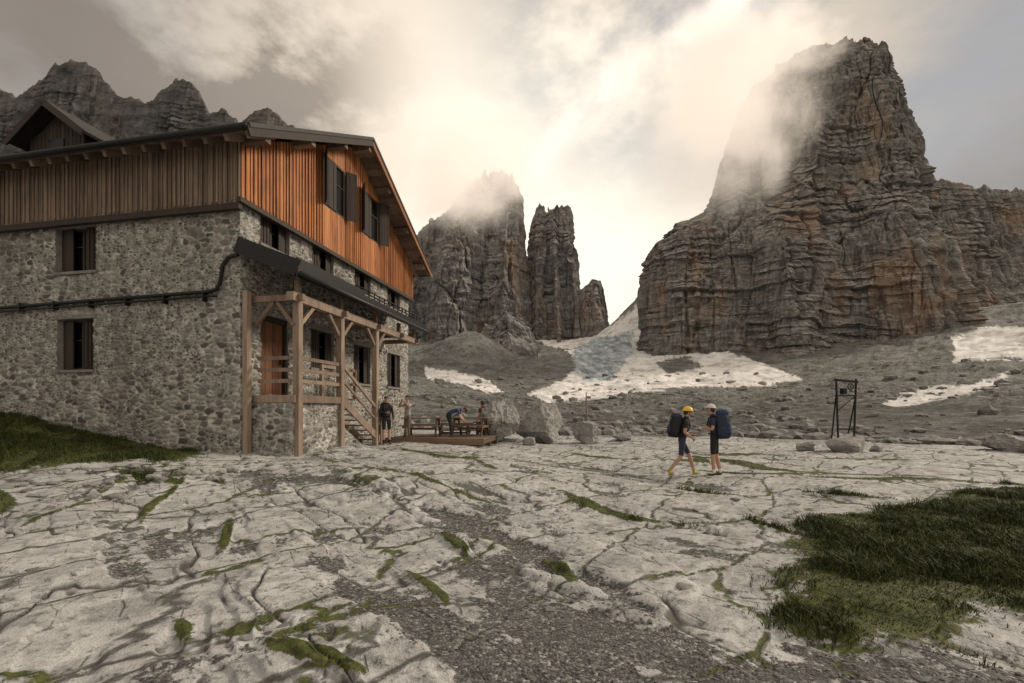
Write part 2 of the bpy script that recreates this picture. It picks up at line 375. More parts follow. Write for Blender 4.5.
def boulder(x,y,w,h,seed,dz=-.12,rz=0.,name='boulder'):
    P,F=rock_shape(6,seed,(1,1,1),.20,13,.58,.92,1.3)
    ex=P.max(0)-P.min(0); P=P/ex*np.array([w,w*.9,h]); P[:,2]-=P[:,2].min()
    ob=np_mesh(name,P,F,False,[M_ROCK]); ob.location=(x,y,float(ground(np.array([x]),np.array([y]))[0])+dz); ob.rotation_euler=(0,0,rz); return ob
boulder(-.32,20,1.8,2.1,26,-.2); boulder(1.25,20.8,2.1,2.15,33,-.2,.6); boulder(3.55,22.3,1.35,1.25,5,-.15)
boulder(.75,19.2,.6,.45,8)
boulder(24.2,22,2.6,1.1,12,-.25); boulder(12.6,19.6,.8,.5,14); boulder(15.4,19.2,.55,.4,41); boulder(6.6,27,1.2,.6,44); boulder(19,26,1.4,.7,47)
def scatter(name,n,rmin,rmax,smin,smax,power,azlo,azhi,mat,sub=1,seed=1,cond=None,flat=.7,sink=.3):
    rs=np.random.RandomState(seed); r=rmin*np.exp(rs.uniform(0,1,n)*math.log(rmax/rmin)); az=np.radians(rs.uniform(azlo,azhi,n))
    x=r*np.sin(az);y=r*np.cos(az)
    if cond is not None: k=cond(x,y,rs); x,y,r=x[k],y[k],r[k]
    n=len(x); z=ground(x,y); s=smin+(smax-smin)*rs.uniform(0,1,n)**power; s=s*np.minimum(2.2,.3+2.4*(r/rmax)) if rmax>100 else s
    base=[rock_shape(sub,100+q,(1,1,1),.12) for q in range(10)]
    Vs=[];Fs=[];off=0
    idx=rs.randint(0,10,n)
    for q in range(10):
        k=np.where(idx==q)[0]; B,Fb=base[q]; a=rs.uniform(0,6.28,len(k)); ca,sa=np.cos(a),np.sin(a)
        sx=s[k]*rs.uniform(.7,1.3,len(k)); sz=s[k]*rs.uniform(.45,1,len(k))*flat
        px=B[None,:,0]*sx[:,None];py=B[None,:,1]*s[k][:,None];pz=B[None,:,2]*sz[:,None]
        W=np.stack([px*ca[:,None]-py*sa[:,None]+x[k][:,None],px*sa[:,None]+py*ca[:,None]+y[k][:,None],pz+z[k][:,None]+sz[:,None]*(1-2*sink)],-1)
        Vs.append(W.reshape(-1,3)); Fs.append((Fb[None]+(np.arange(len(k))*len(B))[:,None,None]+off).reshape(-1,3)); off+=len(k)*len(B)
    np_mesh(name,np.concatenate(Vs),np.concatenate(Fs),False,[mat])
def c_grav(x,y,rs): return (gravel_raw(x,y)+.35*fbm(x*3,y*3,1,3)>.14)&(y>1.9)&(grass_raw(x,y)<.5)
scatter('gravel',34000,2.3,11,.004,.018,3.5,-55,55,M_ROCKD,1,3,c_grav,.7,.35)
scatter('loose_stones',520,3.5,34,.012,.08,4,-55,55,M_ROCK,2,4,lambda x,y,rs:~((x<-5)&(y>11)),.5,.45)
def c_scr(x,y,rs): return fbm(x/40,y/40,2.2,4)+.25*rs.uniform(-1,1,len(x))>-.04
scatter('scree_boulders',13000,40,700,.18,3.0,8,-50,52,M_ROCKD,1,5,c_scr,.8,.35)
scatter('rock_debris',150,9.6,13,.04,.16,3,-50,-24,M_ROCK,2,9,lambda x,y,rs:(y<11.9+(-7.2-x)*.19),.6,.35)
# ------------------------------------------------------------------ mountains
def mtn_mat(name,tint=(1,1,1),gain=1.0,ochre=.55,s=1.0):
    m,N,b=newmat(name); tc=N.n('ShaderNodeTexCoord').outputs['Object']
    wv=N.warp(tc,.016*s,36/s,4)
    strata=N.noise(N.mapc(wv,(.008*s,.008*s,.15*s)),1,6,.74)
    streak=N.noise(N.mapc(wv,(.11*s,.11*s,.010*s)),1,6,.70)
    crag=N.noise(tc,.045*s,8,.76)
    f=N.m('ADD',N.m('MULTIPLY',strata,.38),N.m('ADD',N.m('MULTIPLY',streak,.27),N.m('MULTIPLY',crag,.35)))
    g=lambda v:tuple(v*gain*t for t in tint)
    c=N.ramp(f,[(.38,g(.045)),(.46,g(.14)),(.54,g(.25)),(.65,g(.42))])
    oc=N.rng(N.noise(N.mapc(wv,(.012*s,.012*s,.006*s)),1,5,.65),.50,.64,0,ochre)
    c=N.mix(oc,c,N.mix(.5,c,(.36,.21,.115)))
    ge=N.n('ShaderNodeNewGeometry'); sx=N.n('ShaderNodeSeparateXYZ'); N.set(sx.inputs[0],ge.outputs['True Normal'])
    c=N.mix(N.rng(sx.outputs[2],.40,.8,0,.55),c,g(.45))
    N.set(b.inputs['Base Color'],c); b.inputs['Roughness'].default_value=.9; b.inputs['Specular IOR Level'].default_value=.2
    bump(N,b,f,1.0,7.0/s); return m
def interp(pts,z): 
    p=sorted(pts); return np.interp(z,[a for a,_ in p],[b for _,b in p])
def relief(X,Y,Z,sc,seed,strA,strP,dip):
    s0=seed*31.7; q=lambda a,b:(X/(a*sc)+s0,Y/(a*sc)-s0,Z/(b*sc))
    d=20*(ridged(*q(85,360),4)-.45)+11*(ridged(*q(27,140),4)-.4)+5*(ridged(*q(10,22),4)-.3)
    for a,b,w,A in((75,700,.03,9),(30,320,.04,5),(14,120,.05,3)):
        n=fbm(X/(a*sc)+s0+9,Y/(a*sc)+s0,Z/(b*sc)+3,2)+.10*fbm(*q(20,30),3); d=d-A*np.exp(-(n/w)**2)
    m=.15+1.25*sstep(-.25,.25,fbm(*q(90,70),3)); Zw=Z+10*sc*fbm(*q(60,45),4)+dip*X
    ph=Zw/(strP*sc); fr=ph-np.floor(ph); jit=vnoise(np.floor(ph)*1.73+s0,X/(30*sc),Y/(30*sc))
    d=d+strA*m*(1+1.9*jit)*(.5-fr)*1.4
    ph=(Zw+4*sc*fbm(*q(20,20),3))/(strP*.37*sc); fr=ph-np.floor(ph); jit=vnoise(np.floor(ph)*1.31+s0,X/(20*sc),Y/(20*sc)+5)
    d=d+strA*.5*m*(.6+1.8*jit)*(.5-fr)
    ph=(Zw+8*sc*fbm(*q(80,60),3))/(strP*4.3*sc); fr=ph-np.floor(ph); d=d+strA*2.2*m*(.5-fr)
    return d*sc
def massif(name,D,left,right,depth,poly,mat,nz=360,nt=620,amp=1.0,strA=1.6,strP=13,dip=.05,seed=0,zbase=-20,notch=1.0):
    ztop=max(p[0] for p in left)
    z=zbase+(ztop-zbase)*(1-(1-np.linspace(0,1,nz))**1.15)
    xl=interp(left,z);xr=interp(right,z);dp=interp(depth,z)
    P=np.array(poly+[poly[0]],float); seg=np.linalg.norm(np.diff(P,axis=0),axis=1); w=seg*np.where((P[:-1,1]+P[1:,1])/2<.25,1,.35)
    cum=np.concatenate([[0],np.cumsum(w)])/w.sum(); t=np.linspace(0,1,nt,endpoint=False)
    ux=np.interp(t,cum,P[:,0]);uy=np.interp(t,cum,P[:,1])
    kk=max(3,nt//110)
    ker=np.hanning(kk*2+1);ker/=ker.sum()
    ux=np.convolve(np.concatenate([ux[-kk:],ux,ux[:kk]]),ker,'valid');uy=np.convolve(np.concatenate([uy[-kk:],uy,uy[:kk]]),ker,'valid')
    tx=np.roll(ux,-1)-np.roll(ux,1);ty=np.roll(uy,-1)-np.roll(uy,1); nx,ny=ty,-tx; l=np.hypot(nx,ny)+1e-9; nx/=l;ny/=l
    if (nx*ux+ny*uy).mean()<0: nx,ny=-nx,-ny
    hw=(xr-xl)/2; xc=(xr+xl)/2
    Z=z[:,None]+0*ux[None]; X=xc[:,None]+hw[:,None]*ux[None]; Y=D+dp[:,None]*uy[None]
    sc=D/910.
    d=relief(X,Y,Z,sc,seed,strA,strP,dip)*amp
    fade=np.clip(hw/(32*sc),0.03,1)[:,None]
    X=X+nx[None]*d*fade*.8; Y=Y+ny[None]*d*fade
    tt=np.clip((Z-zbase)/(ztop-zbase),0,1)
    Z=Z-notch*sc*tt**5*(18*(1-np.clip(ridged(X/(34*sc),Y/(34*sc),seed,3),-.5,1))+5*fbm(X/(9*sc),Y/(9*sc),seed+3,3))+notch*7*sc*tt**5
    V=np.column_stack([X.ravel(),Y.ravel(),Z.ravel()])
    i=np.arange(nz-1)[:,None];j=np.arange(nt)[None];j2=(j+1)%nt
    F=np.stack([i*nt+j,i*nt+j2,(i+1)*nt+j2,(i+1)*nt+j],-1).reshape(-1,4)
    return np_mesh(name,V,F,False,[mat])
def px(L,k,f=1.0): return [((410-b)*k*f,(a-512)*k*f) for a,b in L]   # image-plane points -> (height, easting) metres
M_T=mtn_mat('tower_rock',(1,.955,.90),1.0,.8)
M_C=mtn_mat('massif_rock',(.98,.96,.95),1.0,.55,.75)
M_L=mtn_mat('ridge_rock',(.97,.97,.97),.6,.2,1.2)
massif('rock_tower_mountain',1010,px([(628,420),(637,345),(640,300),(645,262),(656,240),(685,217),(703,206),(716,188),(728,152),(742,110),(756,84),(776,64),(800,50),(816,44)],2,1.11),
 px([(965,420),(952,370),(945,320),(938,285),(928,255),(922,215),(915,165),(908,115),(903,85),(898,66),(894,54),(888,44)],2,1.11),
 [(-20,270),(130,250),(300,215),(450,150),(650,90),(760,50),(815,22)],
 [(-1,.2),(-.82,-.35),(-.45,-.50),(-.34,-.80),(.02,-.72),(.26,-1.0),(.50,-.95),(.58,-.55),(.84,-.45),(1,.1),(.7,.8),(-.5,.9)],M_T,560,900,1.0,2.4,15,.10,2,-20,.6)
def ridge(name,D,prof,k,mat,thick,seed,nx=620,nz=220,zb=-20,amp=1.0,strP=13,strA=1.8,lean=.35,jag=1.0):
    xs=np.array([(a-512)*k for a,_ in prof]);zs=np.array([(410-b)*k for _,b in prof])
    x=np.linspace(xs[0],xs[-1],nx); zc=np.interp(x,xs,zs); sc=D/910.
    zc=zc+jag*sc*(11*ridged(x/(30*sc),x*0+seed,seed,4)-6+5*fbm(x/(8*sc),x*0+seed,3,3))
    v=np.concatenate([np.linspace(0,1,nz),1+np.linspace(0,1,30)[1:]])
    up=np.where(v<=1,v,2-v)
    Z=zb+(zc[None]-zb)*(1-(1-up[:,None])**1.2)
    Y=D-np.where(v<=1,1,-1)[:,None]*thick*(1-up[:,None])**.8*(lean+ .65*(1-up[:,None]))
    X=x[None]+0*Z
    d=relief(X,Y*0+seed,Z,sc,seed,strA,strP,.06)*amp
    Y=Y-d*np.where(v<=1,1,-1)[:,None]*np.clip((1-up[:,None])*6,.15,1)
    V=np.column_stack([X.ravel(),Y.ravel(),Z.ravel()]); nv=len(v)
    i=np.arange(nv-1)[:,None];j=np.arange(nx-1)[None]
    F=np.stack([i*nx+j,i*nx+j+1,(i+1)*nx+j+1,(i+1)*nx+j],-1).reshape(-1,4)
    return np_mesh(name,V,F,False,[mat])
ridge('rock_wall_mountain',1250,[(880,230),(905,200),(918,187),(932,180),(943,178),(958,184),(985,184),(1010,188),(1040,187),(1075,200),(1110,196),(1170,215),(1260,240)],2.75,M_T,260,5,jag=.7)
k=3.0
massif('central_peak_mountain',1480,px([(375,430),(384,330),(392,290),(400,262),(412,240),(424,226),(440,214),(456,196),(462,186),(470,174)],k,1.085),
 px([(545,430),(540,360),(532,300),(530,250),(528,222),(527,203),(524,190),(519,174)],k,1.085),
 [(-20,280),(300,210),(560,110),(700,60),(765,25)],[(-1,.1),(-.75,-.7),(-.5,-.5),(-.2,-1),(.15,-.9),(.3,-.5),(.6,-.8),(.8,-.7),(1,0),(.5,.9),(-.5,.9)],M_C,380,620,1.0,1.7,16,0.,4,-20,1.6)
massif('needle_peak_mountain',1500,px([(520,430),(524,350),(526,300),(528,250),(528,225),(530,214),(533,207)],k,1.1),
 px([(592,430),(588,345),(583,300),(580,268),(577,240),(575,224),(572,213),(569,207)],k,1.1),
 [(-20,170),(300,130),(560,60),(665,22)],[(-1,.1),(-.7,-.75),(-.25,-.6),(-.05,-1),(.2,-.62),(.6,-.85),(1,0),(.5,.9),(-.5,.9)],M_C,320,440,.8,1.6,16,0.,6,-20,1.2)
massif('small_peak_mountain',1460,px([(560,430),(566,350),(572,310),(578,292),(584,285),(590,281)],k,1.07),
 px([(622,430),(614,345),(610,320),(608,298),(606,288),(603,282)],k,1.07),
 [(-20,120),(250,90),(410,20)],[(-1,.1),(-.6,-.8),(.1,-1),(.6,-.7),(1,0),(.5,.9),(-.5,.9)],M_C,220,320,.7,1.2,14,0.,8,-20,.6)
massif('rock_knob',1060,px([(455,420),(466,365),(474,345),(481,330),(490,320),(497,313)],2.33),px([(556,420),(544,368),(537,345),(529,328),(519,318),(513,313)],2.33),
 [(-20,100),(100,90),(226,20)],[(-1,.1),(-.6,-.8),(.1,-1),(.6,-.7),(1,0),(.5,.9),(-.5,.9)],M_C,180,280,.7,1.0,12,.1,9,-20,.6)
massif('gap_pinnacle_mountain',1560,px([(608,420),(616,330),(621,312),(627,306)],3.4),px([(672,420),(657,330),(645,312),(636,305)],3.4),
 [(-20,90),(200,60),(370,20)],[(-1,.1),(-.6,-.8),(.1,-1),(.6,-.7),(1,0),(.5,.9),(-.5,.9)],M_C,140,220,.7,1.0,12,.1,11,-20,.6)
ridge('ridge_mountain',700,[(-420,150),(-250,110),(-120,120),(-40,88),(0,86),(22,96),(42,84),(56,66),(72,60),(88,62),(104,74),(122,94),(148,104),(163,93),(178,78),(192,80),(203,95),(212,110),(228,110),(242,124),(256,113),(270,108),(284,119),(305,134),(330,160),(350,220),(370,320),(378,400)],1.55,M_L,150,3,860,230,amp=.75,strP=11,jag=.9)
# ------------------------------------------------------------------ HUT
hut=bpy.data.objects.new('mountain_hut',None); SC.collection.objects.link(hut)
hut.location=(-7.17,12.0,.5); hut.rotation_euler=(0,0,-math.atan2(.19,.982))
M_OR=woodmat('larch_orange',(.15,.048,.015),(.40,.14,.04),(.60,.27,.10),'z',.45)
M_GY=woodmat('larch_weathered',(.06,.045,.035),(.17,.118,.083),(.33,.25,.19),'z',.5)
M_DK=woodmat('wood_dark',(.012,.009,.007),(.03,.02,.014),(.06,.04,.026),'z')
M_PO=woodmat('porch_timber',(.11,.078,.058),(.23,.165,.122),(.41,.325,.255),'z',.5)
M_MET=simple('roof_metal',(.035,.033,.032),.6,.3,3,.1,spec=.3)
M_BLK=simple('black_metal',(.012,.012,.012),.5,.3,6,.3)
M_GLS=simple('window_glass',(.006,.006,.007),.2,.1,2,spec=.25)
def stonemat():
    m,N,b=newmat('rubble_stone'); tc=N.n('ShaderNodeTexCoord').outputs['Object']
    a=N.n('ShaderNodeAttribute',attribute_name='stone'); s=N.n('ShaderNodeSeparateColor'); N.set(s.inputs[0],a.outputs['Color'])
    st=N.ramp(s.outputs[0],[(0,(.08,.076,.069)),(.3,(.20,.19,.17)),(.6,(.36,.342,.31)),(.85,(.56,.54,.50)),(1,(.25,.195,.145))])
    n=N.noise(tc,14,6,.72); st=N.mix(N.rng(n,.38,.7,0,.62),st,(.085,.08,.072))
    mo=N.mix(N.rng(N.noise(tc,4,4),.4,.6),(.30,.29,.268),(.62,.605,.57))
    c=N.mix(s.outputs[1],st,mo); g=N.noise(N.mapc(tc,(1,1,.35)),.7,5,.6)
    c=N.mix(N.rng(g,.46,.70,0,.4),c,(.12,.11,.097))
    N.set(b.inputs['Base Color'],c); b.inputs['Roughness'].default_value=.9; b.inputs['Specular IOR Level'].default_value=.2; bump(N,b,n,.9,.035); return m
M_ST=stonemat()
M_STP=rockmat('plain_stone',(.17,.16,.145),(.29,.27,.25),(.40,.38,.35),2)
def worley(u,v,cu,cv,seed=0):
    a=u/cu;b=v/cv; a=a+.35*fbm(u*1.3,v*1.3,seed+.5,3); b=b+.45*fbm(u*1.1+9,v*1.1,seed+.7,3)
    ai=np.floor(a);bi=np.floor(b); f1=np.full(a.shape,9.);f2=np.full(a.shape,9.);idr=np.zeros(a.shape)
    for di in(-1,0,1):
        for dj in(-1,0,1):
            ci=(ai+di).astype(np.int64);cj=(bi+dj).astype(np.int64)
            h1=GR[PERM[PERM[(ci+seed)&255]+(cj&255)]];h2=GR[PERM[PERM[(ci+71+seed)&255]+((cj+13)&255)]];h3=GR[PERM[PERM[(ci+31+seed)&255]+((cj+53)&255)]]
            d=np.hypot(a-(ci+.5+.45*h1),b-(cj+.5+.45*h2))+.14*h3
            m=d<f1; f2=np.where(m,f1,np.minimum(f2,d)); idr=np.where(m,h3*.5+.5,idr); f1=np.where(m,d,f1)
    return f1,f2,idr
def stone_wall(name,org,du,nrm,L,z0,z1,ops,seed,step=.028):
    nu=int(L/step)+1;nz=int((z1-z0)/step)+1
    u=np.linspace(0,L,nu);z=np.linspace(z0,z1,nz); 
    for (a,b,c,d) in ops:
        for e in(a,b): u[np.argmin(abs(u-e))]=e
        for e in(c,d): z[np.argmin(abs(z-e))]=e
    ZZ,UU=np.meshgrid(z,u,indexing='ij')
    f1,f2,idr=worley(UU+seed*5,ZZ,.24,.135,seed); g1,g2,idq=worley(UU+seed*5,ZZ,.11,.07,seed+9)
    small=fbm(UU*1.1,ZZ*1.1,seed+3.3,3)>-.04
    e=np.where(small,(g2-g1)*.8,f2-f1); idr=np.where(small,idq,idr)
    mort=1-sstep(.06,.22,e+.11*fbm(UU*8,ZZ*8,seed+1,3)-.03); rel=.045*sstep(.02,.35,e)+.022*(idr-.5)*(1-mort)+.02*fbm(UU*7,ZZ*7,seed,3)
    edge=np.minimum(np.clip(UU/.05,0,1),np.clip((L-UU)/.05,0,1))
    rel=rel*edge
    org=np.array(org,float);du=np.array(du,float);nrm=np.array(nrm,float)
    V=org+UU.ravel()[:,None]*du+rel.ravel()[:,None]*nrm; V[:,2]+=ZZ.ravel()
    i=np.arange(nz-1)[:,None];j=np.arange(nu-1)[None]
    F=np.stack([i*nu+j,i*nu+j+1,(i+1)*nu+j+1,(i+1)*nu+j],-1).reshape(-1,4)
    uc=((u[1:]+u[:-1])/2)[None]+0*i; zc=((z[1:]+z[:-1])/2)[:,None]+0*j
    keep=np.ones(uc.shape,bool)
    for (a,b,c,d) in ops: keep&=~((uc>a)&(uc<b)&(zc>c)&(zc<d))
    F=F[keep.ravel()]
    ob=np_mesh(name,V,F,True,[M_ST],attrs={'stone':np.column_stack([idr.ravel(),mort.ravel(),mort.ravel()])}); ob.parent=hut
    mb=MB()
    for (a,b,c,d) in ops:
        def pt(uu,zz,dd): q=org+uu*du+dd*nrm; return (q[0],q[1],zz)
        o=.03
        for (p,q2) in (((a,c),(b,c)),((b,c),(b,d)),((b,d),(a,d)),((a,d),(a,c))):
            mb.add([pt(p[0],p[1],o),pt(q2[0],q2[1],o),pt(q2[0],q2[1],-.34),pt(p[0],p[1],-.34)],[(0,1,2,3)],0)
    if ops: mb.build(name+'_reveals',[M_STP],hut)
W=11.6;L=10.7
side_ops=[(W-6.05,W-4.75,2.2,3.65),(W-6.1,W-4.65,5.0,6.3)]
stone_wall('side_wall',(-W,0,0),(1,0,0),(0,-1,0),W,-1.4,6.6,side_ops,1)
fac_ops=[(.72,1.85,1.5,3.75),(2.95,4.25,2.45,3.75),(5.6,6.85,2.1,3.6),(8.4,9.7,2.1,3.6),(.7,1.9,5.72,6.58),(3.05,4.25,5.72,6.58),(5.65,6.9,5.72,6.58),(8.4,9.7,5.72,6.58)]
stone_wall('gable_wall',(0,0,0),(0,1,0),(1,0,0),L,-1.0,6.75,fac_ops,5)
mb=MB(); mb.box(-W,-W+.4,.35,L,-1.4,8.1,0); mb.box(-W+.4,-.35,L-.4,L,-1.4,8.1,0); mb.box(-W+.4,-.4,.36,L-.4,-1,-.6,0); mb.box(-W+.4,-.36,.4,L-.41,6.7,6.9,0); mb.build('rear_walls',[M_STP],hut)
def window(name,org,du,nrm,a,b,c,d,shut=True,depth=-.2):
    mb=MB(); org=Vector(org);du=Vector(du);nrm=Vector(nrm)
    def bx(u0,u1,z0,z1,n0,n1,m):
        P=[org+du*u+nrm*n for u,n in((u0,n0),(u1,n0),(u1,n1),(u0,n1))]
        V=[(p.x,p.y,z0) for p in P]+[(p.x,p.y,z1) for p in P]
        mb.add(V,[(0,3,2,1),(4,5,6,7),(0,1,5,4),(1,2,6,5),(2,3,7,6),(3,0,4,7)],m)
    f=.07;D=depth
    bx(a+.002,a+f,c,d,D-.05,D+.03,0);bx(b-f,b-.002,c,d,D-.05,D+.03,0);bx(a+f,b-f,d-f,d-.002,D-.05,D+.028,0);bx(a+f,b-f,c+.002,c+f,D-.05,D+.028,0)
    mid=(a+b)/2; bx(mid-.035,mid+.035,c+f,d-f,D-.04,D+.025,0)
    h=c+(d-c)*.6
    bx(a+f,mid-.035,h-.015,h+.015,D-.03,D+.01,0);bx(mid+.035,b-f,h-.015,h+.015,D-.03,D+.01,0)
    bx(a+f,b-f,c+f,d-f,D-.03,D-.02,1)
    if shut:
        bx(a-.05,b+.05,c-.08,c-.004,-.05,.09,2); bx(a-.10,b+.10,d+.004,d+.12,-.05,.055,2)
        w=(b-a)*.34
        for s,u in((1,a),(-1,b)):
            for q in range(4):
                u0=u+s*(.01+q*w/4);u1=u+s*((q+1)*w/4); bx(min(u0,u1),max(u0,u1),c+.03,d-.03,D+.04+.02*q,D+.075+.02*q,0)
    return mb.build(name,[M_DK,M_GLS,M_STP],hut)
for (a,b,c,d) in side_ops: window('window',(-W,0,0),(1,0,0),(0,-1,0),a,b,c,d)
for (a,b,c,d) in fac_ops[1:]: window('window',(0,0,0),(0,1,0),(1,0,0),a,b,c,d,depth=-.15)
mb=MB()
for q in range(7): mb.box(-.16,-.12-.008*(q%2),.79+q*.142,.79+(q+1)*.142-.008,1.5,3.6,0)
mb.box(-.2,-.02,.72,.79,1.5,3.74,1);mb.box(-.2,-.02,1.785,1.85,1.5,3.74,1);mb.box(-.2,-.03,.79,1.785,3.6,3.74,1);mb.box(-.12,-.06,1.65,1.68,2.4,2.6,1)
M_DOOR=woodmat('door_wood',(.05,.02,.01),(.13,.05,.022),(.22,.10,.045),'z',.2)
mb.build('door',[M_DOOR,M_DK],hut)
def roof_z(y): return 8.05+.529*((y+.7) if y<5.35 else (11.4-y))
mb=MB(); x=-W
AT=[(3.45,4.75,8.0,9.75),(5.9,7.3,8.0,9.75)]
while x<.10:
    w=random.uniform(.13,.18); x1=min(x+w,.13); o=random.uniform(0,.018)
    mb.box(x,x1-.008,-.15-o,-.11,6.42,8.16,0); mb.box(x1-.03,x1+.02,-.185,-.155-.012,6.5,8.15,0); x=x1
mb.build('side_cladding',[M_GY],hut)
mb=MB(); y=-.11
def board(y0,y1,z0,za,zb,x0,x1,m=0):
    mb.add([(x0,y0,z0),(x1,y0,z0),(x1,y1,z0),(x0,y1,z0),(x0,y0,za),(x1,y0,za),(x1,y1,zb),(x0,y1,zb)],[(0,3,2,1),(4,5,6,7),(0,1,5,4),(1,2,6,5),(2,3,7,6),(3,0,4,7)],m)
while y<L+.1:
    w=random.uniform(.12,.16); y1=min(y+w,L+.13); o=random.uniform(0,.02); yc=(y+y1)/2
    top=[roof_z(y)-.25,roof_z(y1)-.25]; bot=6.60-random.uniform(0,.03)
    cut=[a for a in AT if a[0]<yc<a[1]]
    if cut:
        board(y,y1-.008,bot,cut[0][2],cut[0][2],.11,.15+o); board(y,y1-.008,cut[0][3],top[0],top[1],.11,.15+o)
    else: board(y,y1-.008,bot,top[0],top[1],.11,.15+o)
    if not cut: board(y1-.03,y1+.015,bot+.03,roof_z(y1)-.26,roof_z(y1)-.26,.172,.19+o*.3)
    y=y1
mb.build('gable_cladding',[M_OR],hut)
mb=MB()
mb.add([(.06,0,6.6),(.06,L,6.6),(.06,L,8.3),(.06,5.35,10.9),(.06,0,8.2)],[(0,1,2,3,4)],0)
mb.add([(-W,-.08,6.4),(.06,-.08,6.4),(.06,-.08,8.2),(-W,-.08,8.2)],[(0,1,2,3)],0)
mb.box(-W,.17,-.24,-.11,6.26,6.42,0); mb.box(.10,.24,-.24,L+.15,6.43,6.56,0)
mb.build('cladding_sill',[M_DK],hut)
for (a,b,c,d) in AT:
    window('attic_window',(.13,0,0),(0,1,0),(1,0,0),a,b,c,d,False,.0)
    mb=MB(); w=(b-a)*.42
    for s,yh in((-1,a),(1,b)):
        ang=math.radians(28)
        for q in range(4):
            t0=q*w/4;t1=(q+1)*w/4-.01
            p0=Vector((.2+math.sin(ang)*t0,yh+s*math.cos(ang)*t0*.62,0)); p1=Vector((.2+math.sin(ang)*t1,yh+s*math.cos(ang)*t1*.62,0))
            mb.add([(p0.x,p0.y,c),(p1.x,p1.y,c),(p1.x,p1.y,d),(p0.x,p0.y,d),(p0.x+.035,p0.y,c),(p1.x+.035,p1.y,c),(p1.x+.035,p1.y,d),(p0.x+.035,p0.y,d)],[(0,1,2,3),(7,6,5,4),(0,4,5,1),(1,5,6,2),(2,6,7,3),(3,7,4,0)],0)
    for q in range(4):
        mb.box(.145+.012*(q%2),.18+.012*(q%2),a+.05+q*(b-a)*.13,a+.05+(q+1)*(b-a)*.13-.008,c+.04,d-.04,0)
    mb.build('attic_shutters',[M_DK],hut)
mb=MB(); x0,x1=-W-.8,.95; th=.12
for (ya,yb) in((-.75,5.35),(11.45,5.35)):
    za=roof_z(ya);zb=roof_z(5.35)
    mb.add([(x0,ya,za-th),(x1,ya,za-th),(x1,yb,zb-th),(x0,yb,zb-th),(x0,ya,za),(x1,ya,za),(x1,yb,zb),(x0,yb,zb)],[(0,3,2,1),(4,5,6,7),(0,1,5,4),(1,2,6,5),(2,3,7,6),(3,0,4,7)],0)
mb.build('roof',[M_MET],hut)
mb=MB()
for (ya,yb) in((-.7,5.33),(11.4,5.37)):
    n=26
    for q in range(n):
        a=ya+(yb-ya)*q/n;b=ya+(yb-ya)*(q+.96)/n; za=roof_z(a)-.125;zb=roof_z(b)-.125
        mb.add([(x0+.05,a,za-.03),(x1-.06,a,za-.03),(x1-.06,b,zb-.03),(x0+.05,b,zb-.03),(x0+.05,a,za),(x1-.06,a,za),(x1-.06,b,zb),(x0+.05,b,zb)],[(0,3,2,1),(4,5,6,7),(0,1,5,4),(1,2,6,5),(2,3,7,6),(3,0,4,7)],0)
mb.build('soffit',[M_GY],hut)
mb=MB()
mb.beam((x1-.01,-.8,roof_z(-.8)-.17),(x1-.01,5.35,roof_z(5.35)-.17),.06,.24,2); mb.beam((x1-.012,11.5,roof_z(11.5)-.17),(x1-.012,5.35,roof_z(5.35)-.17),.06,.24,0)
mb.beam((x1+.02,-.8,roof_z(-.8)-.03),(x1+.02,5.35,roof_z(5.35)-.03),.05,.10,1); mb.beam((x1+.02,11.5,roof_z(11.5)-.03),(x1+.02,5.35,roof_z(5.35)-.03),.05,.10,1)
M_RK=woodmat('rake_wood',(.10,.04,.018),(.24,.10,.04),(.38,.19,.09),'y',.4)
mb.build('rake_boards',[M_RK,M_MET,M_DK],hut)
mb=MB()
xx=-W-.6
while xx<.9:
    mb.beam((xx,-.68,roof_z(-.68)-.24),(xx,.2,roof_z(.2)-.24),.11,.16,0); mb.beam((xx,11.38,roof_z(11.38)-.24),(xx,10.3,roof_z(10.3)-.24),.11,.16,0); xx+=.62
for yp in(-.02,1.9,3.7,5.35,7.0,8.8,10.72):
    mb.box(.16,.85,yp-.1,yp+.1,roof_z(yp)-.42-(.06 if yp==5.35 else 0),roof_z(yp)-.2,0)
mb.build('rafters',[M_GY],hut)
mb=MB(); mb.tube([(x0,-.86,7.93),(x1,-.86,7.93)],.07,10,0); mb.tube([(x0,11.55,7.93),(x1,11.55,7.93)],.07,10,0); mb.build('gutter',[M_BLK],hut)
mb=MB(); cx=-7.75;hw=1.35;yf=1.15
mb.box(cx-hw+.25,cx+hw-.25,yf,yf+2.2,8.7,9.75,0)
mb.add([(cx-hw+.25,yf,9.75),(cx+hw-.25,yf,9.75),(cx,yf,10.55)],[(0,1,2)],0)
for s in(-1,1):
    mb.beam((cx+s*(hw+.15),yf+1.6,9.60),(cx,yf+1.6,10.72),4.0,.09,1,up=(0,0,1))
    mb.beam((cx+s*(hw+.17),yf-.42,9.55),(cx,yf-.42,10.67),.05,.2,0)
for q in range(14): mb.box(cx-1.1+q*.157,cx-1.1+q*.157+.14,yf-.03,yf-.002,8.8,9.8+.5*(1-abs(q-6.5)/7),0)
mb.box(cx-.3,cx+.3,yf-.06,yf-.035,9.1,9.7,2)
mb.build('dormer',[M_DK,M_MET,M_GLS],hut)
mb=MB(); P=[(-W,-.12,4.02),(-8,-.12,4.06),(-4,-.12,4.13),(-.9,-.12,4.18),(-.62,-.12,4.22),(-.5,-.12,4.4),(-.42,-.12,4.85),(-.25,-.12,5.05),(.05,-.14,5.1)]
mb.tube(P,.05,8,0); mb.tube([(a,b-.01,c-.12) for a,b,c in P[:4]]+[(-.6,-.13,4.05)],.03,8,0)
for q in range(9): mb.box(-W+.6+q*1.25,-W+.63+q*1.25,-.18,-.04,3.92,4.16,0)
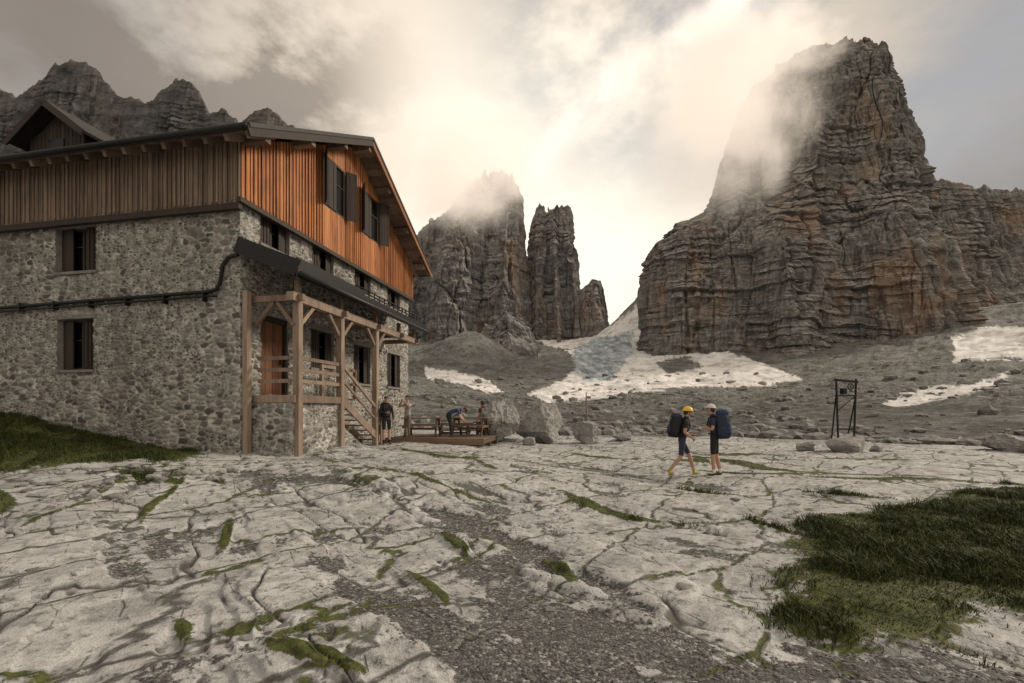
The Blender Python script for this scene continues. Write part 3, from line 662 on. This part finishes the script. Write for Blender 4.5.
mb.build('pipe',[M_BLK],hut)
# porch
mb=MB(); OX=1.4; DZ=1.45
for (a,b) in((.42,OX),(2.45,OX),(4.7,OX)): mb.box(b-.09,b+.09,a-.09,a+.09,-.5,3.92,0)
mb.box(.05,.2,.02,.17,-.4,4.2,0); mb.box(.05,.19,4.62,4.76,1.45,4.2,0)
mb.box(OX-.1,OX+.1,.1,8.3,3.92,4.14,0)
for a in(.42,2.45,4.7): mb.beam((OX,a+.09,3.35),(OX,a+.65,3.92),.09,.1,0); 
for a in(2.45,4.7): mb.beam((OX,a-.09,3.35),(OX,a-.65,3.92),.09,.1,0)
for a in(.33,2.45,4.7,6.6,8.1): mb.beam((.05,a,4.02),(OX+.25,a,4.03),.12,.16,0)
mb.beam((.15,.33,3.3),(.75,.33,3.93),.08,.1,0); mb.beam((OX-.05,.34,3.3),(.85,.34,3.93),.08,.1,0)
q=.1
while q<8.4: mb.beam((.06,q,5.28),(OX+.28,q,4.55),.08,.12,0); q+=.55
for a in(.42,2.45,4.7,6.6,8.1): mb.box(OX-.06,OX+.06,a-.06,a+.06,4.14,4.52,0)
for q in range(11): mb.box(.06+q*.127,.06+q*.127+.12,.35,4.9 if q<5 else 2.55,DZ-.05,DZ,0)
mb.box(.05,OX+.02,.27,.35,DZ-.2,DZ-.002,0); mb.box(OX+.02,OX+.08,.34,2.5,DZ-.2,DZ-.002,0)
for z in(.38,.68,1.0): mb.box(.2,OX-.09,.38,.44,DZ+z-.05,DZ+z+.05,0); mb.box(OX-.03,OX+.03,.51,2.36,DZ+z-.05,DZ+z+.05,0)
for z in(.5,1.0): mb.box(.62,.68,2.6,4.6,DZ+z-.05,DZ+z+.05,0)
for a in(2.6,3.6,4.6): mb.box(.6,.7,a-.05,a+.05,DZ,DZ+1.05,0)
n=8
for q in range(n):
    yq=2.6+q*.30; zq=DZ-(q+1)*DZ/n; mb.box(.72,OX+.0,yq,yq+.29,zq-.04,zq,0)
for xo in(.70,OX+.03): mb.beam((xo,2.5,DZ-.1),(xo,5.1,-.1),.05,.24,0)
mb.beam((OX+.03,2.5,DZ+1.0),(OX+.03,5.0,.95),.06,.1,0); mb.beam((OX+.03,2.5,DZ+.55),(OX+.03,5.0,.5),.05,.08,0); mb.box(OX-.02,OX+.08,4.95,5.05,-.3,1.05,0)
mb.build('porch_frame',[M_PO],hut)
mb=MB()
mb.add([(.06,-.1,5.52),(.06,8.5,5.52),(OX+.35,8.5,4.78),(OX+.35,-.1,4.78),(.06,-.1,5.46),(.06,8.5,5.46),(OX+.35,8.5,4.70),(OX+.35,-.1,4.70)],[(0,3,2,1),(4,5,6,7),(0,1,5,4),(1,2,6,5),(2,3,7,6),(3,0,4,7)],0)
mb.beam((.0,-.13,5.38),(OX+.4,-.13,4.65),.05,.42,1); mb.box(OX+.36,OX+.42,-.15,3.2,4.42,4.92,1); mb.box(OX+.36,OX+.42,3.2,8.5,4.52,4.78,1)
for z in(4.86,4.97,5.08): mb.tube([(OX+.2,3.0,z),(OX+.2,8.4,z)],.025,6,1)
for q in range(15): mb.box(OX+.18,OX+.22,3.1+q*.375,3.13+q*.375,4.78,5.12,1)
mb.tube([(OX+.5,-.15,4.5),(OX+.5,8.6,4.46)],.07,8,1)
mb.build('porch_roof',[M_MET,M_BLK],hut)
stone_wall('porch_plinth_front',(0,.30,0),(1,0,0),(0,-1,0),OX-.05,-.9,1.24,[],7)
stone_wall('porch_plinth_side',(OX-.05,.30,0),(0,1,0),(1,0,0),2.2,-.9,1.24,[],8)
# ------------------------------------------------------------------ people
def seg_d(P,a,b):
    a=np.array(a);b=np.array(b);ab=b-a;t=np.clip(((P-a)@ab)/(ab@ab+1e-12),0,1); return np.linalg.norm(P-(a+t[:,None]*ab),axis=1)
def skin_mesh(verts,edges,radii,root=0,sub=2):
    me=bpy.data.meshes.new('tmp'); me.from_pydata(verts,edges,[]); ob=bpy.data.objects.new('tmp',me); SC.collection.objects.link(ob)
    ob.modifiers.new('s','SKIN').use_smooth_shade=True
    lay=me.skin_vertices[0] if len(me.skin_vertices) else None
    if lay is None:
        bpy.context.view_layer.objects.active=ob; ob.select_set(True); bpy.ops.mesh.customdata_skin_add(); lay=me.skin_vertices[0]
    for i,r in enumerate(radii):
        lay.data[i].radius=r if hasattr(r,'__len__') else (r,r); lay.data[i].use_root=(i==root)
    sb=ob.modifiers.new('ss','SUBSURF'); sb.levels=sub; sb.render_levels=sub
    dg=bpy.context.evaluated_depsgraph_get(); dg.update(); em=bpy.data.meshes.new_from_object(ob.evaluated_get(dg))
    V=np.array([v.co[:] for v in em.vertices]); F=[tuple(p.vertices) for p in em.polygons]
    bpy.data.objects.remove(ob); bpy.data.meshes.remove(em); return V,F
M_SKIN=simple('skin',(.45,.26,.18),.55,.1,12)
def cloth(name,c): return simple(name,c,.85,.2,30,0,.3)
C_NAVY=cloth('navy_cloth',(.025,.035,.065));C_BLACK=cloth('black_cloth',(.014,.014,.016));C_GREY=cloth('grey_cloth',(.32,.31,.30));C_BLUE=cloth('blue_cloth',(.03,.055,.12))
C_YEL=simple('yellow_shell',(.80,.52,.03),.35,.08,5);C_WHT=cloth('white_cloth',(.65,.64,.62));C_BRN=cloth('brown_hair',(.05,.03,.018));C_BOOT=cloth('boot_leather',(.10,.075,.04));C_KHK=cloth('khaki_cloth',(.13,.11,.08)); C_YBT=cloth('yellow_boot',(.42,.34,.05));C_MAG=cloth('red_cloth',(.10,.028,.028))
def person(name,loc,heading,J,mats,short=True,headgear=None,pack=None,sleeve='short',scale=1.0):
    keys=['skin','shirt','pants','boot','sock','hair','gear','pack','pack2','dark']; ml=[mats.get(k,C_BLACK) for k in keys]; ID={k:i for i,k in enumerate(keys)}
    J={k:Vector(v) for k,v in J.items()}
    order=[];rad=[];E=[];idx={}
    def av(n,p,r): idx[n]=len(order); order.append(tuple(p)); rad.append(r)
    def lerp(a,b,t): return J[a].lerp(J[b],t)
    av('pelvis',J['pelvis'],(.145,.105)); av('waist',J['waist'],(.125,.09)); av('chest',J['chest'],(.155,.105)); av('neckb',J['neckb'],(.085,.07)); av('neck',J['neck'],(.052,.052))
    E+=[('pelvis','waist'),('waist','chest'),('chest','neckb'),('neckb','neck')]
    av('jaw',J['jaw'],(.068,.078));av('brow',J['brow'],(.078,.092));av('crown',J['crown'],(.055,.065)); E+=[('neck','jaw'),('jaw','brow'),('brow','crown')]
    bones=[('pelvis','waist','shirt' ,.12),('waist','chest','shirt',.12),('chest','neckb','shirt',.12),('neck','jaw','skin',.06),('jaw','crown','skin',.09)]
    pts={k:J[k] for k in J}
    for s in 'LR':
        av('sh'+s,J['sh'+s],.062); pts['ua'+s]=lerp('sh'+s,'el'+s,.5); av('ua'+s,pts['ua'+s],.05); av('el'+s,J['el'+s],.042); pts['fa'+s]=lerp('el'+s,'wr'+s,.35); av('fa'+s,pts['fa'+s],.041); av('wr'+s,J['wr'+s],.027)
        E+=[('chest','sh'+s),('sh'+s,'ua'+s),('ua'+s,'el'+s),('el'+s,'fa'+s),('fa'+s,'wr'+s)]
        lower='shirt' if sleeve=='long' else 'skin'
        bones+=[('chest','sh'+s,'shirt',.08),('sh'+s,'ua'+s,'shirt',.055),('ua'+s,'el'+s,lower,.045),('el'+s,'fa'+s,lower,.042),('fa'+s,'wr'+s,lower,.035)]
        av('hp'+s,J['hp'+s],.088); pts['th'+s]=lerp('hp'+s,'kn'+s,.5); av('th'+s,pts['th'+s],.078); pts['tk'+s]=lerp('hp'+s,'kn'+s,.8)
        av('tk'+s,pts['tk'+s],.064)
        av('kn'+s,J['kn'+s],.054); pts['cf'+s]=lerp('kn'+s,'an'+s,.33); av('cf'+s,pts['cf'+s],.055); av('an'+s,J['an'+s],.038); 
        av('he'+s,J['an'+s]+Vector((0,-.02,-.045)),.036); av('to'+s,J['to'+s],.034)
        E+=[('pelvis','hp'+s),('hp'+s,'th'+s),('th'+s,'tk'+s),('tk'+s,'kn'+s),('kn'+s,'cf'+s),('cf'+s,'an'+s),('an'+s,'he'+s),('he'+s,'to'+s)]
        lg='skin' if short else 'pants'; pts['he'+s]=Vector(order[idx['he'+s]]); pts['sk'+s]=lerp('kn'+s,'an'+s,.72)
        bones+=[('pelvis','hp'+s,'pants',.1),('hp'+s,'th'+s,'pants',.088),('th'+s,'tk'+s,'pants',.07),('tk'+s,'kn'+s,lg,.058),('kn'+s,'sk'+s,lg,.052),('sk'+s,'an'+s,'sock' if short else 'pants',.042),('an'+s,'he'+s,'boot',.04),('he'+s,'to'+s,'boot',.04)]
    V,F=skin_mesh(order,[(idx[a],idx[b]) for a,b in E],rad)
    FC=np.array([V[list(f)].mean(0) for f in F])
    D=np.array([seg_d(FC,pts[a],pts[b])/r for a,b,_,r in bones]); best=D.argmin(0)
    mb=MB()
    for kx in range(len(keys)):
        fs=[F[i] for i in range(len(F)) if ID[bones[best[i]][2]]==kx]
        if fs:
            used=sorted({v for f in fs for v in f}); mp={v:i for i,v in enumerate(used)}
            mb.add([V[v] for v in used],[tuple(mp[v] for v in f) for f in fs],kx,True)
    up=(J['crown']-J['jaw']).normalized(); fw=J['look'].normalized(); fw=(fw-up*fw.dot(up)).normalized(); rt=fw.cross(up)
    Rm=Matrix((rt,fw,up)).transposed(); hc=J['brow']
    H=lambda x,y,z: hc+Rm@Vector((x,y,z))
    mb.ell(H(0,.093,-.03),(.013,.02,.026),ID['skin'],8,6,rot=Rm)
    for s in(-1,1):
        mb.ell(H(s*.031,.079,-.002),(.012,.009,.008),ID['dark'],8,5,rot=Rm); mb.ell(H(s*.078,0,-.015),(.012,.02,.03),ID['skin'],8,6,rot=Rm)
    mb.ell(H(0,.082,-.072),(.024,.008,.006),ID['boot'],8,5,rot=Rm)
    mb.ell(H(0,-.018,.012),(.088,.098,.098),ID['hair'],16,8,.05,rot=Rm); mb.ell(H(0,-.045,-.01),(.078,.066,.085),ID['hair'],14,9,rot=Rm)
    if headgear=='helmet':
        mb.ell(H(0,-.01,.02),(.108,.13,.115),ID['gear'],20,10,.0,rot=Rm)
        mb.ell(H(0,.06,.022),(.09,.085,.012),ID['gear'],16,6,rot=Rm)
        for s in(-1,1): mb.tube([H(s*.095,.0,.02),H(s*.085,.03,-.06),H(s*.02,.05,-.118)],.006,6,ID['dark'])
    if headgear=='hat':
        mb.ell(H(0,-.01,.03),(.098,.11,.10),ID['gear'],18,8,.0,rot=Rm); mb.ell(H(0,.085,.035),(.075,.075,.010),ID['gear'],14,5,rot=Rm)
    for s in 'LR':
        w=J['wr'+s];d=(w-J['el'+s]).normalized(); n=Vector((1,0,0)) if s=='L' else Vector((-1,0,0)); n=(n-d*n.dot(d)).normalized(); c=d.cross(n)
        if c.y<0: c=-c
        pv=[tuple(w-d*.02),tuple(w+d*.03),tuple(w+d*.075)]
        hv,hf=skin_mesh(pv,[(0,1),(1,2)],[(.024,.02),(.036,.018),(.038,.016)],0,1); mb.add(hv,hf,ID['skin'],True)
        for k2,(o,ln) in enumerate(((.028,.07),(.010,.078),(-.010,.072),(-.028,.056))):
            b0=w+d*.07+c*o; b1=b0+d*ln*.45+n*.012; b2=b1+(d*.6+n*.7).normalized()*ln*.32; b3=b2+(d*.1+n).normalized()*ln*.25
            mb.tube([b0,b1,b2,b3],[.0095,.009,.008,.006],6,ID['skin'])
        t0=w+d*.025+c*.028; mb.tube([t0,t0+d*.03+c*.025+n*.008,t0+d*.055+c*.03+n*.025],[.012,.0105,.007],6,ID['skin'])
    if pack:
        sp=(J['neckb']-J['pelvis']).normalized(); rtx=Vector((1,0,0)); bk=sp.cross(rtx).normalized()
        if bk.y>0: bk=-bk
        fr=Matrix((rtx,-bk,sp)).transposed(); c0=J['waist'].lerp(J['chest'],.65)+bk*.215
        hh,ww,dd=pack
        secs=[(-.5,.72,.7),(-.46,.9,.92),(-.3,1,1),(0,1.03,1.05),(.3,1,1),(.44,.9,.85),(.5,.6,.5)]
        V2=[];F2=[];n=20
        for (t,a,b) in secs:
            for i in range(n):
                q=2*math.pi*i/n; ex=.6; fx=math.copysign(abs(math.cos(q))**ex,math.cos(q));fy=math.copysign(abs(math.sin(q))**ex,math.sin(q))
                V2.append(c0+fr@Vector((fx*ww/2*a,fy*dd/2*b,t*hh)))
        for j in range(len(secs)-1):
            for i in range(n): F2.append((j*n+i,j*n+(i+1)%n,(j+1)*n+(i+1)%n,(j+1)*n+i))
        F2.append(tuple(range(n))[::-1]);F2.append(tuple((len(secs)-1)*n+i for i in range(n)))
        mb.add(V2,F2,ID['pack'],True)
        mb.ell(c0+fr@Vector((0,-.01,hh*.53)),(ww*.5,dd*.55,.085),ID['pack2'],16,8,rot=fr,p=.8)
        mb.ell(c0+fr@Vector((0,-dd*.5,-hh*.12)),(ww*.36,.05,hh*.25),ID['pack2'],14,8,rot=fr,p=.7)
        for s in(-1,1):
            mb.ell(c0+fr@Vector((s*ww*.5,0,-hh*.2)),(.04,dd*.36,hh*.2),ID['pack'],12,8,rot=fr,p=.8)
            S=J['neckb']+Vector((s*.09,0,0))
            mb.tube([c0+fr@Vector((s*.09,dd*.45,hh*.3)),S+Vector((0,-.04,.045)),S+Vector((s*.02,.06,.0)),J['chest']+Vector((s*.11,.115,-.02)),J['waist']+Vector((s*.13,.05,.0)),c0+fr@Vector((s*.12,dd*.45,-hh*.35))],.018,6,ID['dark'])
            mb.tube([c0+fr@Vector((s*ww*.3,-dd*.5,hh*.48)),c0+fr@Vector((s*ww*.3,-dd*.56,0)),c0+fr@Vector((s*ww*.3,-dd*.45,-hh*.45))],.009,5,ID['dark'])
        mb.tube([J['pelvis']+Vector((math.cos(q)*.165,math.sin(q)*.13,.08)) for q in [i*math.pi/8 for i in range(17)]],.02,6,ID['dark'],False)
    ob=mb.build(name,ml); zs=min(v[2] for v in mb.V)
    ob.location=(loc[0],loc[1],loc[2]-zs*scale); ob.rotation_euler=(0,0,heading); ob.scale=(scale,)*3
    return ob
def gz(x,y): return float(ground(np.array([x]),np.array([y]))[0])
STAND=dict(pelvis=(0,0,.96),waist=(0,0,1.09),chest=(0,.0,1.29),neckb=(0,-.01,1.45),neck=(0,.0,1.51),jaw=(0,.02,1.575),brow=(0,.015,1.655),crown=(0,.0,1.72),look=(0,1,-.1),
 shL=(-.175,-.01,1.40),elL=(-.235,-.03,1.13),wrL=(-.22,.10,.90),shR=(.175,-.01,1.40),elR=(.235,-.03,1.13),wrR=(.22,.10,.90),
 hpL=(-.09,0,.90),knL=(-.10,.02,.50),anL=(-.105,-.01,.10),toL=(-.125,.15,.035),hpR=(.09,0,.90),knR=(.10,.02,.50),anR=(.105,-.01,.10),toR=(.125,.15,.035))
def pose(**k): d=dict(STAND); d.update(k); return d
P1=pose(waist=(0,.02,1.08),chest=(0,.06,1.27),neckb=(0,.09,1.43),neck=(0,.11,1.49),jaw=(0,.15,1.55),brow=(0,.155,1.63),crown=(0,.15,1.70),look=(0,1,-.35),
 shL=(-.175,.08,1.38),elL=(-.23,.0,1.13),wrL=(-.18,.22,1.06),shR=(.175,.08,1.38),elR=(.24,.02,1.12),wrR=(.17,.2,.98),
 knL=(-.10,.20,.55),anL=(-.10,.32,.13),toL=(-.11,.48,.07),knR=(.10,-.04,.50),anR=(.10,-.32,.17),toR=(.11,-.20,.05),pelvis=(0,0,.94))
x,y=4.25,11.4
person('hiker',(x,y,gz(x,y)-.01),-math.pi/2-.15,P1,dict(skin=M_SKIN,shirt=C_BLACK,pants=C_NAVY,boot=C_YBT,sock=C_YBT,hair=C_BRN,gear=C_YEL,pack=C_BLACK,pack2=C_NAVY,dark=C_BLACK),True,'helmet',(.52,.32,.24))
P2=pose(look=(0,1,-.25),elL=(-.24,.0,1.14),wrL=(-.13,.2,1.2),elR=(.24,.0,1.14),wrR=(.13,.2,1.2),chest=(0,.03,1.28),neckb=(0,.04,1.44),neck=(0,.06,1.50),jaw=(0,.09,1.565),brow=(0,.09,1.645),crown=(0,.08,1.71),anR=(.12,-.12,.10),toR=(.17,.03,.035),knR=(.11,-.02,.5))
x,y=4.96,11.15
person('hiker',(x,y,gz(x,y)-.01),math.pi/2-.6,P2,dict(skin=M_SKIN,shirt=C_NAVY,pants=C_BLACK,boot=C_BOOT,sock=C_WHT,hair=C_BRN,gear=C_WHT,pack=C_NAVY,pack2=C_BLUE,dark=C_BLACK),True,'hat',(.62,.34,.28))
x,y=-4.55,16.5
person('person',(x,y,gz(x,y)),-2.6,pose(elR=(.25,.05,1.15),wrR=(.08,.2,1.15)),dict(skin=M_SKIN,shirt=C_BLACK,pants=C_BLACK,boot=C_BOOT,sock=C_BLACK,hair=C_BRN,gear=C_YEL,pack=C_NAVY,pack2=C_BLACK),True,None,(.45,.3,.2),'long')
x,y=-3.95,17.2
person('person',(x,y,gz(x,y)),2.4,pose(elL=(-.3,.16,1.33),wrL=(-.08,.2,1.53),elR=(.3,.16,1.33),wrR=(.08,.2,1.53)),dict(skin=M_SKIN,shirt=C_GREY,pants=C_KHK,boot=C_BOOT,sock=C_BLACK,hair=C_BRN,gear=C_YEL),False,None,None)
BEND=pose(pelvis=(0,-.12,.92),waist=(0,.0,1.0),chest=(0,.18,1.06),neckb=(0,.33,1.08),neck=(0,.39,1.09),jaw=(0,.45,1.06),brow=(0,.52,1.05),crown=(0,.58,1.03),look=(0,.2,-1),
 shL=(-.17,.29,1.05),elL=(-.2,.36,.8),wrL=(-.15,.5,.66),shR=(.17,.29,1.05),elR=(.2,.36,.8),wrR=(.15,.5,.66),hpL=(-.09,-.12,.88),hpR=(.09,-.12,.88),knL=(-.1,.0,.48),knR=(.1,.0,.48))
# ------------------------------------------------------------------ terrace and tables
DX,DY=-2.7,18.3; dzz=gz(DX,DY)+.22
x,y=-2.35,17.6
person('person',(x,y,dzz),-math.pi/2,BEND,dict(skin=M_SKIN,shirt=C_BLUE,pants=C_BLACK,boot=C_BOOT,sock=C_BLACK,hair=C_BRN),False,None,None)
M_DKW=woodmat('deck_wood',(.05,.03,.02),(.13,.085,.055),(.26,.18,.12),'x')
mb=MB()
for q in range(24): mb.box(-1.9,1.9,-1.4+q*.13,-1.4+q*.13+.12,-.05,0,0)
for a in(-1.8,-.6,.6,1.8):
    mb.box(a-.07,a+.07,-1.38,1.6,-.2,-.052,0)
    for b in(-1.3,.1,1.5): mb.box(a-.06,a+.06,b-.06,b+.06,-.8,-.2,0)
mb.box(-1.92,1.92,-1.45,-1.402,-.24,.01,0)
mb.build('wooden_deck',[M_DKW],None,(DX,DY,dzz),(0,0,-.15))
def table(x,y,z,rz):
    mb=MB()
    for q in range(5): mb.box(-.8,.8,-.36+q*.147,-.36+q*.147+.137,.71,.755,0)
    for s in(-1,1):
        for q in range(2): mb.box(-.8,.8,s*.68-.14+q*.145,s*.68-.14+q*.145+.135,.42,.46,0)
        mb.box(s*.6-.04,s*.6+.04,-.82,.82,.34,.418,0); mb.box(s*.6-.04,s*.6+.04,-.36,.36,.63,.708,0)
        for t in(-1,1): mb.beam((s*.6,t*.28,.66),(s*.6,t*.62,0),.07,.09,0)
    mb.beam((-.56,0,.3),(.56,0,.3),.06,.09,0)
    return mb.build('picnic_table',[M_DKW],None,(x,y,z),(0,0,rz))
table(-3.6,18.4,dzz,.0); table(-1.7,18.7,dzz,-.2); table(-2.6,20.7,gz(-2.6,20.7),.2); table(-1.0,21.2,gz(-1,21.2),.0)
x,y=-1.3,20.0
person('person',(x,y,gz(x,y)),.9,pose(),dict(skin=M_SKIN,shirt=C_MAG,pants=C_BLACK,boot=C_BOOT,sock=C_BLACK,hair=C_BRN),False,None,None)
# ------------------------------------------------------------------ cableway frame on its stone
x,y=13.95,19.0; z=gz(x,y)
P,F=rock_shape(5,77,(1,1,1),.10,14,.6,.9,1.25); P=P/(P.max(0)-P.min(0))*np.array([1.9,1.4,.95]); P[:,2]-=P[:,2].min(); o=np_mesh('stone_footing',P,F,False,[M_ROCK]); o.location=(x,y,z-.2)
mb=MB(); zt=.5
for s in(-1,1):
    mb.beam((s*.36,0,zt),(s*.45,0,zt+2.55),.05,.06,0); mb.beam((s*.36,.35,zt),(s*.45,0,zt+1.9),.04,.04,0)
mb.beam((-.52,0,zt+2.5),(.52,0,zt+2.42),.07,.09,0); mb.beam((-.43,0,zt+1.85),(.43,0,zt+1.85),.05,.05,0); mb.beam((-.38,0,zt+.45),(.38,0,zt+.45),.04,.05,0); mb.beam((-.42,0,zt+1.2),(.42,0,zt+1.85),.03,.03,0)
R_=.13; mb.tube([(.15+math.cos(a)*R_,-.06,zt+2.22+math.sin(a)*R_) for a in [i*math.pi/8 for i in range(17)]],.02,6,0,False)
for a in(0,1.05,2.1): mb.beam((.15-math.cos(a)*R_,-.06,zt+2.22-math.sin(a)*R_),(.15+math.cos(a)*R_,-.06,zt+2.22+math.sin(a)*R_),.015,.015,0)
mb.box(-.2,-.05,-.1,.1,zt+1.9,zt+2.15,0)
mb.build('cableway_frame',[M_BLK],None,(x,y,z),(0,0,.1))
mb=MB(); mb.tube([(0,0,0),(.02,0,1.3),(.0,0,2.6)],[.04,.035,.03],8,0); mb.box(-.02,.22,-.02,.02,2.3,2.42,0); mb.build('trail_marker_post',[M_GY],None,(3.75,23.0,gz(3.75,23)-.05))
# ------------------------------------------------------------------ sky
az=math.radians(72);el=math.radians(30)
w=bpy.data.worlds.new('World'); SC.world=w; w.use_nodes=True; t=w.node_tree; t.nodes.clear(); N=NT(t)
out=N.n('ShaderNodeOutputWorld'); bg=N.n('ShaderNodeBackground'); t.links.new(bg.outputs[0],out.inputs[0])
sky=N.n('ShaderNodeTexSky'); sky.sky_type='NISHITA'; sky.sun_disc=False; sky.sun_elevation=el; sky.sun_rotation=az
d=N.n('ShaderNodeTexCoord').outputs['Generated']
nrm=N.n('ShaderNodeVectorMath',operation='NORMALIZE'); N.set(nrm.inputs[0],d); d=nrm.outputs[0]
def dot(v):
    v=Vector(v).normalized(); q=N.n('ShaderNodeVectorMath',operation='DOT_PRODUCT'); N.set(q.inputs[0],d); q.inputs[1].default_value=v; return q.outputs['Value']
def lobe(v,p): return N.m('POWER',N.m('MAXIMUM',dot(v),0.0),float(p))
D_=lambda a,b:(a-512,455,410-b)
glow=N.m('ADD',N.m('MULTIPLY',lobe(D_(585,240),10),.68),N.m('MULTIPLY',lobe(D_(430,90),16),.32))
glow=N.m('ADD',glow,N.m('MULTIPLY',lobe((.3,-1,.9),1.2),.32))  # bright sky lobe added behind the camera to fill camera-facing surfaces
n1=N.noise(N.mapc(d,(1,1,1.7)),2.0,6,.5,.0); n2=N.noise(N.mapc(d,(1.2,1,2.2),(3,1,2)),3.2,6,.58,.0)
skyc=N.n('ShaderNodeVectorMath',operation='SCALE'); N.set(skyc.inputs[0],sky.outputs[0]); skyc.inputs['Scale'].default_value=.07
base=N.mix(.75,skyc.outputs[0],(.42,.42,.42))
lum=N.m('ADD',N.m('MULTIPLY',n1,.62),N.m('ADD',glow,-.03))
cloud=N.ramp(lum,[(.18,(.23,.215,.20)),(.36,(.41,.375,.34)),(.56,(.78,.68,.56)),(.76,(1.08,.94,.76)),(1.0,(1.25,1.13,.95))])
dark=N.m('ADD',N.m('MULTIPLY',lobe(D_(225,70),45),1.35),N.m('MULTIPLY',lobe(D_(-100,20),10),.55))
dk=N.m('MULTIPLY',dark,N.rng(n2,.36,.60),clamp=True)
cloud=N.mix(N.m('MULTIPLY',dk,.82),cloud,(.25,.21,.18))
clear=N.m('ADD',N.m('MULTIPLY',lobe(D_(930,30),26),.9),N.m('MULTIPLY',lobe(D_(640,-20),30),1.1))
cov=N.m('SUBTRACT',1.0,N.m('MULTIPLY',clear,N.rng(n2,.72,.38),clamp=True),clamp=True)
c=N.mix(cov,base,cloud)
pa=Vector(D_(745,-10)).normalized();pb=Vector(D_(560,135)).normalized(); pn=pa.cross(pb).normalized()
u=N.m('ADD',dot(pn),N.m('MULTIPLY',N.m('SUBTRACT',N.noise(d,3.5,5,.6),.5),.12))
band=N.m('POWER',2.718,N.m('MULTIPLY',N.m('POWER',N.m('ABSOLUTE',N.m('DIVIDE',u,.032)),2.0),-1.0))
fib=N.rng(N.noise(N.mapc(d,(5,2,4),rot=(0,.75,0)),2.4,6,.6,.3),.28,.58)
cf=N.m('MULTIPLY',N.m('MULTIPLY',band,fib),N.rng(dot(D_(660,55)),.86,.95),clamp=True)
c=N.mix(cf,c,(1.14,1.02,.90))
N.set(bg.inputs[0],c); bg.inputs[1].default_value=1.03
sun=bpy.data.lights.new('sun','SUN'); sun.energy=2.7; sun.angle=math.radians(12); sun.color=(1,.87,.70)
so=bpy.data.objects.new('sun',sun); SC.collection.objects.link(so)
sd=Vector((math.sin(az)*math.cos(el),math.cos(az)*math.cos(el),math.sin(el))); so.rotation_euler=sd.to_track_quat('Z','Y').to_euler(); so.location=(30,0,60)
# ------------------------------------------------------------------ mist clouds
def mist(name,c,r,dens,seed,emis=.55,col=(.97,.95,.92)):
    V,F=ico(3); ob=np_mesh(name,V,F,True); ob.location=c; ob.scale=r
    m=bpy.data.materials.new(name+'_mist'); m.use_nodes=True; t=m.node_tree; t.nodes.clear(); N=NT(t)
    out=N.n('ShaderNodeOutputMaterial'); pv=N.n('ShaderNodeVolumePrincipled'); t.links.new(pv.outputs[0],out.inputs['Volume'])
    tc=N.n('ShaderNodeTexCoord').outputs['Object']
    ln=N.n('ShaderNodeVectorMath',operation='LENGTH'); N.set(ln.inputs[0],tc)
    n=N.noise(N.mapc(tc,(1.2,1,1),(seed*3.1,seed,0)),2.1,3,.62,.3)
    f=N.m('SUBTRACT',N.m('ADD',N.m('MULTIPLY',n,2.1),-.16),ln.outputs['Value'])
    dd=N.m('MULTIPLY',N.m('MULTIPLY',N.rng(f,.0,.9),N.rng(ln.outputs['Value'],.98,.5)),dens)
    N.set(pv.inputs['Density'],dd); pv.inputs['Color'].default_value=(*col,1); pv.inputs['Anisotropy'].default_value=.2
    pv.inputs['Emission Color'].default_value=(1,.85,.70,1); N.set(pv.inputs['Emission Strength'],N.m('MULTIPLY',dd,emis))  # emission added in place of light scattered repeatedly inside the mist
    try: m.cycles.volume_step_rate=3.0
    except Exception as e: print('steprate',e)
    ob.data.materials.append(m); return ob
mist('cloud',(400,850,575),(215,110,290),.024,1)
mist('cloud',(535,890,720),(170,90,90),.016,5)
mist('cloud',(-190,1320,700),(380,140,270),.030,2)
# ------------------------------------------------------------------ camera
cam=bpy.data.cameras.new('camera'); cam.lens=16; cam.sensor_width=36; cam.shift_y=(410-341.5)/1024; cam.clip_end=9000; cam.clip_start=.05
co=bpy.data.objects.new('camera',cam); SC.collection.objects.link(co); co.location=(0,0,1.55); co.rotation_euler=(math.pi/2,0,0); SC.camera=co
SC.view_settings.view_transform='Standard'; SC.view_settings.look='None'; SC.view_settings.exposure=0; SC.view_settings.gamma=1
